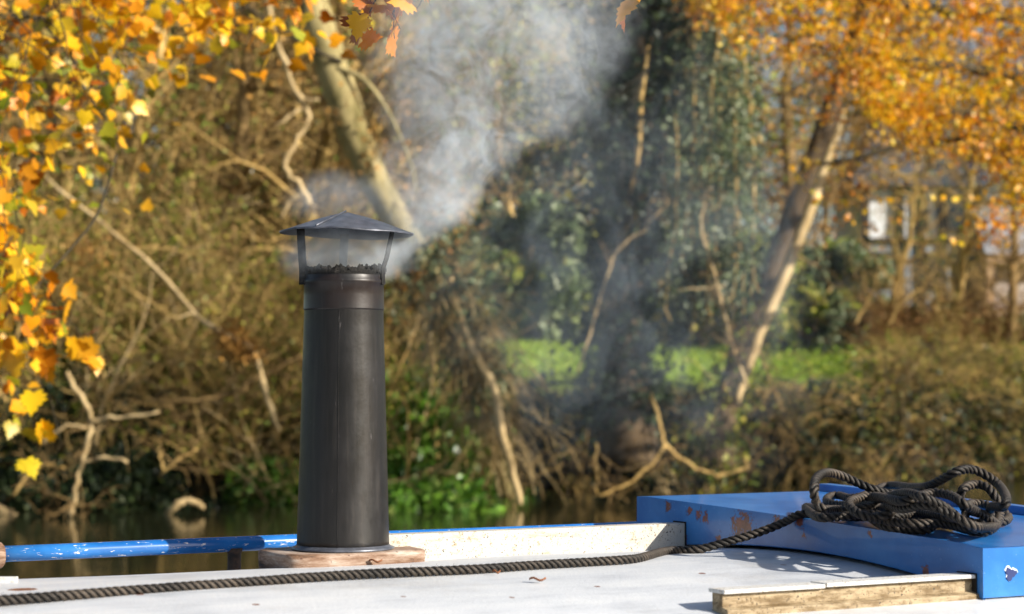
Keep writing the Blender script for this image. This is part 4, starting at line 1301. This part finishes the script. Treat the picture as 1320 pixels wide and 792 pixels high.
pile = [(110, 290, .008), (200, 285, .010), (300, 292, .010), (400, 302, .010), (470, 300, .012), (500, 320, .010), (560, 350, .009), (660, 362, .008), (750, 368, .008), (792, 345, .012), (750, 312, .016), (680, 300, .014),
        (600, 292, .014), (530, 305, .022), (500, 300, .024), (560, 290, .030), (620, 255, .030), (680, 240, .030), (760, 258, .026), (820, 300, .014), (900, 330, .012), (960, 300, .016), (950, 250, .030), (930, 200, .045), (950, 155, .055), (1010, 135, .058), (1070, 150, .056), (1110, 200, .046), (1132, 270, .030), (1122, 330, .016), (1070, 374, .009), (990, 370, .008), (900, 345, .010), (800, 325, .012),
        (700, 300, .012), (560, 262, .020), (480, 250, .030), (380, 268, .026), (310, 262, .026), (240, 262, .030), (205, 230, .036), (192, 170, .050), (205, 105, .062), (255, 76, .066), (320, 88, .062), (400, 122, .054), (490, 160, .046), (590, 185, .040), (680, 196, .040), (760, 208, .042), (840, 240, .036), (900, 285, .028), (940, 320, .014),
        (1000, 335, .010), (1070, 320, .010), (1100, 300, .018), (1040, 285, .024), (970, 262, .024), (985, 232, .028), (1060, 238, .026), (1140, 270, .020), (1178, 300, .012), (1150, 325, .009), (1090, 310, .012), (1090, 250, .035), (1150, 250, .046), (1166, 205, .054), (1130, 140, .062), (1060, 88, .072), (985, 58, .078), (910, 72, .076), (840, 110, .066), (760, 148, .054), (680, 150, .040), (600, 140, .030), (540, 148, .026),
        (450, 190, .020), (380, 205, .016), (310, 190, .014), (260, 205, .012), (270, 230, .010), (360, 240, .012), (460, 222, .030), (560, 200, .044), (650, 180, .056), (730, 195, .058), (800, 225, .052), (870, 262, .044), (905, 300, .034), (860, 300, .026), (800, 270, .020), (700, 250, .014), (560, 240, .012), (420, 250, .012), (330, 280, .018), (230, 272, .020), (150, 250, .010),
        (210, 300, .020), (330, 300, .022), (450, 285, .026), (600, 300, .024), (720, 280, .026), (850, 300, .030), (960, 320, .028), (1050, 350, .020), (1000, 362, .018), (860, 335, .020), (700, 335, .020), (560, 320, .020), (430, 290, .030), (370, 225, .040), (500, 195, .044), (640, 222, .050), (780, 180, .056), (880, 190, .056), (950, 235, .050), (1010, 270, .040), (1080, 310, .030), (1110, 345, .018), (1010, 350, .028), (880, 285, .040), (760, 240, .048), (640, 260, .040), (560, 235, .040)]
ctrl += [H(*q) for q in pile]
path = spline(ctrl, 14)
# even spacing
A = np.array([tuple(p) for p in path])
# smooth depth jumps
for _ in range(6):
    A[1:-1] = A[1:-1] * .5 + (A[:-2] + A[2:]) * .25
seg = np.linalg.norm(np.diff(A, axis=0), axis=1); cum = np.concatenate([[0], np.cumsum(seg)])
pitch = .033; step = pitch / 14
s_new = np.arange(0, cum[-1], step)
A = np.stack([np.interp(s_new, cum, A[:, i]) for i in range(3)], 1)
# keep above the hatch/roof surfaces
for i in range(len(A)):
    u, v = UV(A[i, 0], A[i, 1])
    if uh - .004 <= u <= uh + LH and vh <= v <= vh + WH: A[i, 2] = max(A[i, 2], htop(v) + RR)
    elif V0 < v < V1: A[i, 2] = max(A[i, 2], roof_z(v) + RR * .9)
Wn = 9; ker = np.hanning(Wn + 2)[1:-1]; ker /= ker.sum()
Ap = np.pad(A, ((Wn // 2, Wn // 2), (0, 0)), mode='edge'); A = np.stack([np.convolve(Ap[:, i], ker, mode='valid') for i in range(3)], 1)
n = len(A); t = np.gradient(A, axis=0); t /= np.linalg.norm(t, axis=1)[:, None]
a = np.cross(t[0], [0, 0, 1]); a /= np.linalg.norm(a); FA = np.empty_like(A)
for i in range(n):
    a = a - t[i] * a.dot(t[i]); a /= np.linalg.norm(a); FA[i] = a
FB = np.cross(t, FA)
b = MB()
phi = s_new[:n] / pitch * 2 * PI
for sidx in range(3):
    ph = phi + sidx * 2 * PI / 3
    cen = A + (FA * np.cos(ph)[:, None] + FB * np.sin(ph)[:, None]) * RR * .56
    b.tube(cen, RR * .52 * (1 + .03 * np.sin(s_new[:n] * 40 + sidx)), 9)
k = Nodes('rope_fibre'); p = k.pos(); at = k.n('Attribute', attribute_name='wear').outputs['Fac']
nf = k.noise(p, 420, 3, .7); nb = k.noise(p, 12, 3, .6)
c = k.ramp(k.math('ADD', k.math('MULTIPLY', nf, .6), k.math('MULTIPLY', nb, .4)), [(.36, (.0025, .0023, .0022)), (.5, (.006, .0055, .005)), (.64, (.020, .017, .014))])
c = k.mix(k.math('MULTIPLY', at, k.n('MapRange', {0: nb, 1: .35, 2: .65, 3: .15, 4: .85}).outputs[0]), c, (.105, .08, .058))
k.princ(c, .5, normal=k.bump(nf, .8, .0015), spec=.32); M['rope'] = k.m
k = Nodes('rope_fuzz'); k.princ((.045, .036, .028), .7); M['fuzz'] = k.m
rope_axis = np.repeat(np.tile(A, (3, 1)), 9, axis=0)
rope_v = np.concatenate(b.v); wear = np.clip((np.linalg.norm(rope_v - rope_axis, axis=1) / RR - .97) / .11, 0, 1)
rope = tag(b.build('mooring_rope', M['rope']), 'black twisted rope trailing along the roof to a tangled heap on the blue hatch', 'rope')
at_ = rope.data.attributes.new('wear', 'FLOAT', 'POINT'); at_.data.foreach_set('value', wear.astype(np.float32))
b = MB()
for _ in range(2400):
    i = random.randrange(n - 2); an = random.uniform(0, 2 * PI)
    nr = Vector(FA[i] * math.cos(an) + FB[i] * math.sin(an)); tt = Vector(t[i])
    q = Vector(A[i]) + nr * RR * .93; L_ = random.uniform(.002, .006)
    d_ = (nr * random.uniform(.3, 1) + tt * random.choice((-1, 1)) * random.uniform(.4, 1) + rv(.3)).normalized()
    b.tube([q, q + d_ * L_ * .5, q + (d_ + rv(.25)).normalized() * L_], [.00022, .0002, .00012], 3, cap=False)
b.build('loose_fibres', M['fuzz'], rope)

# dead leaves lying on the roof
k = Nodes('dead_leaf'); k.princ((.22, .08, .03), .7); M['deadleaf'] = k.m
for (px, py, s_, lab) in ((693, 749, .020, 'curled brown dead leaf on the roof below the white board'), (484, 725, .018, 'dark dead leaf stuck at the foot of the chimney collar'), (640, 739, .010, 'tiny brown leaf scrap beside the rope')):
    q = roof_hit(px, py, .003)
    V = []
    for i in range(9):
        x = (i / 8 - .5) * s_ * 1.2; wv = s_ * .22 * math.sin(PI * (i + .3) / 8.6)
        for sgn, zz_ in ((-1, .0035), (0, .0005), (1, .003)):
            V.append(tuple(q + Vector((x, sgn * wv, zz_ * (1 if sgn else 1) + .002 * math.sin(i * .9)))))
    b = MB(); b.add(V, {4: [[i * 3 + k_, i * 3 + 1 + k_, i * 3 + 4 + k_, i * 3 + 3 + k_] for i in range(8) for k_ in (0, 1)]})
    o = b.build('dead_leaf', M['deadleaf']); m = o.modifiers.new('s', 'SOLIDIFY'); m.thickness = .0006; tag(o, lab, 'leaf')


# ------------------------------------------------------------------ smoke
def fcurve(k, val, pts, vmin, vmax):
    nd = k.n('FloatCurve', {0: 1.0, 1: val}); cm = nd.mapping; cv = cm.curves[0]
    P_ = [(x, (y - vmin) / (vmax - vmin)) for x, y in pts]
    while len(cv.points) < len(P_): cv.points.new(.5, .5)
    for pt, (x, y) in zip(cv.points, P_): pt.location = (x, y); pt.handle_type = 'AUTO'
    cm.update()
    return k.math('MULTIPLY_ADD', nd.outputs[0], vmax - vmin, vmin)


def vol_out(k, dens, col=(.86, .93, 1.0), aniso=-.3, step=1.0):
    v = k.n('VolumePrincipled', {'Color': (*col, 1), 'Density': dens, 'Anisotropy': aniso})
    k.t.links.new(v.outputs[0], k.out.inputs['Volume'])
    k.m.cycles.volume_step_rate = step
    return k.m


def boxdomain(name, c, h, mat, label):
    b = MB(); b.box((0, 0, 0), h); o = b.build(name, mat, None, False); o.location = c
    return tag(o, label, 'smoke', kind='stuff')


SM = (CH.x, CH.y, 1.546)


def smoke_plume():
    k = Nodes('smoke_plume'); p0 = k.obj()
    p = k.n('VectorMath', {0: p0, 1: (.28, 0, .27)}, operation='ADD').outputs[0]     # metres from the chimney mouth
    wv = k.n('VectorMath', {0: k.noise(p, 7, 2, .5, out=1), 1: (.5, .5, .5)}, operation='SUBTRACT').outputs[0]
    wv = k.n('VectorMath', {0: wv, 'Scale': .34}, operation='SCALE').outputs[0]
    wf = k.n('VectorMath', {0: k.n('VectorMath', {0: k.noise(p, 26, 2, .5, out=1), 1: (.5, .5, .5)}, operation='SUBTRACT').outputs[0], 'Scale': .055}, operation='SCALE').outputs[0]
    wv = k.n('VectorMath', {0: wv, 1: wf}, operation='ADD').outputs[0]
    calm = k.n('MapRange', {0: k.n('SeparateXYZ', {0: p}).outputs[2], 1: .0, 2: .22, 3: .16, 4: 1}).outputs[0]
    wv = k.n('VectorMath', {0: wv, 'Scale': calm}, operation='SCALE').outputs[0]
    q = k.n('VectorMath', {0: p, 1: wv}, operation='ADD').outputs[0]
    xyz = k.n('SeparateXYZ', {0: q}).outputs
    zt = .56
    tz = k.math('DIVIDE', xyz[2], zt, clamp=True)
    cx = fcurve(k, tz, [(0, .05), (.03 / zt, .085), (.0825 / zt, .12), (.12 / zt, .155), (.184 / zt, .185), (.247 / zt, .205), (.31 / zt, .23), (.437 / zt, .27), (1, .30)], 0, .5)
    rr = fcurve(k, tz, [(0, .045), (.03 / zt, .055), (.0825 / zt, .08), (.12 / zt, .10), (.184 / zt, .135), (.247 / zt, .175), (.31 / zt, .215), (.437 / zt, .25), (1, .27)], 0, .5)
    dx = k.math('SUBTRACT', xyz[0], cx)
    d = k.math('SQRT', k.math('ADD', k.math('MULTIPLY', dx, dx), k.math('MULTIPLY', xyz[1], xyz[1])))
    m = k.n('MapRange', {0: k.math('DIVIDE', d, rr), 1: 1.12, 2: .25, 3: 0, 4: 1}, interpolation_type='SMOOTHSTEP').outputs[0]
    lowcut = k.n('MapRange', {0: xyz[2], 1: -.02, 2: .03}).outputs[0]
    topcut = k.n('MapRange', {0: xyz[2], 1: .57, 2: .44}).outputs[0]
    mp = k.n('Mapping', {'Vector': q, 'Rotation': (0, .55, 0), 'Scale': (1.25, 1, .8)}).outputs[0]
    n1 = k.math('ADD', k.math('MULTIPLY', k.noise(mp, 11, 6, .62, 2.2), .68), k.math('MULTIPLY', k.noise(p, 5, 2, .5), .32))
    w = k.n('MapRange', {0: n1, 1: .455, 2: .60, 3: 0.03, 4: 1}).outputs[0]
    near = k.n('MapRange', {0: xyz[2], 1: .04, 2: .20, 3: .75, 4: 0}).outputs[0]
    w = k.math('MAXIMUM', w, k.math('MULTIPLY', near, k.n('MapRange', {0: n1, 1: .38, 2: .52, 3: .25, 4: 1}).outputs[0]))
    base_d = k.math('DIVIDE', 1.25, k.math('MULTIPLY_ADD', rr, .85, .012))
    dn = k.math('MULTIPLY', k.math('MULTIPLY', m, w), k.math('MULTIPLY', base_d, k.math('MULTIPLY', lowcut, topcut)))
    return vol_out(k, dn, step=.4)


boxdomain('smoke', (SM[0] + .28, SM[1], SM[2] + .27), (.34, .22, .29), smoke_plume(), 'white smoke plume rising to the right from under the chimney cap')


def smoke_puff(centre, rad, dens, sc, offs):
    k = Nodes('smoke_puff'); p = k.obj()
    wv = k.n('VectorMath', {0: k.noise(p, 14, 2, .5, out=1), 1: (.5, .5, .5)}, operation='SUBTRACT').outputs[0]
    q = k.n('VectorMath', {0: p, 1: k.n('VectorMath', {0: wv, 'Scale': .05}, operation='SCALE').outputs[0]}, operation='ADD').outputs[0]
    e = k.n('VectorMath', {0: q, 1: tuple(1 / r for r in rad)}, operation='MULTIPLY').outputs[0]
    ln = k.n('VectorMath', {0: e}, operation='LENGTH').outputs['Value']
    m = k.n('MapRange', {0: ln, 1: 1.0, 2: .3, 3: 0, 4: 1}, interpolation_type='SMOOTHSTEP').outputs[0]
    n1 = k.noise(k.n('VectorMath', {0: q, 1: offs}, operation='ADD').outputs[0], sc, 4, .6, 1.2)
    w = k.n('MapRange', {0: n1, 1: .35, 2: .65, 3: .15, 4: 1}).outputs[0]
    return vol_out(k, k.math('MULTIPLY', k.math('MULTIPLY', m, w), dens), step=.6)


boxdomain('smoke', (SM[0] + .002, SM[1], SM[2] + .022), (.13, .11, .048), smoke_puff(None, (.135, .11, .055), 17, 26, (0, 0, 0)), 'thin smoke curling in the gap between chimney mouth and cap')
boxdomain('smoke', (SM[0] - .005, SM[1] + .03, SM[2] + .118), (.12, .09, .052), smoke_puff(None, (.12, .09, .055), 5, 24, (3, 1, 2)), 'faint smoke wisp hanging just above the left of the chimney cap')


def smoke_drift():
    k = Nodes('smoke_drift'); p = k.obj()
    wv = k.n('VectorMath', {0: k.noise(p, 2.2, 2, .5, out=1), 1: (.5, .5, .5)}, operation='SUBTRACT').outputs[0]
    q = k.n('VectorMath', {0: p, 1: k.n('VectorMath', {0: wv, 'Scale': .45}, operation='SCALE').outputs[0]}, operation='ADD').outputs[0]
    e = k.n('VectorMath', {0: q, 1: (1 / .60, 1 / .42, 1 / .66)}, operation='MULTIPLY').outputs[0]
    ln = k.n('VectorMath', {0: e}, operation='LENGTH').outputs['Value']
    m = k.n('MapRange', {0: ln, 1: 1.0, 2: .25, 3: 0, 4: 1}, interpolation_type='SMOOTHSTEP').outputs[0]
    mp = k.n('Mapping', {'Vector': q, 'Rotation': (0, -.5, 0), 'Scale': (1.5, 1, .8)}).outputs[0]
    n1 = k.noise(mp, 4.2, 5, .64, 1.8)
    w = k.n('MapRange', {0: n1, 1: .48, 2: .64, 3: .03, 4: 1}).outputs[0]
    return vol_out(k, k.math('MULTIPLY', k.math('MULTIPLY', m, w), .66), col=(.73, .87, 1.0), step=.8)


dc = P(830, 300, 4.2)
boxdomain('smoke', dc, (.62, .42, .66), smoke_drift(), 'thin bluish smoke drifting away across the right of the river view')
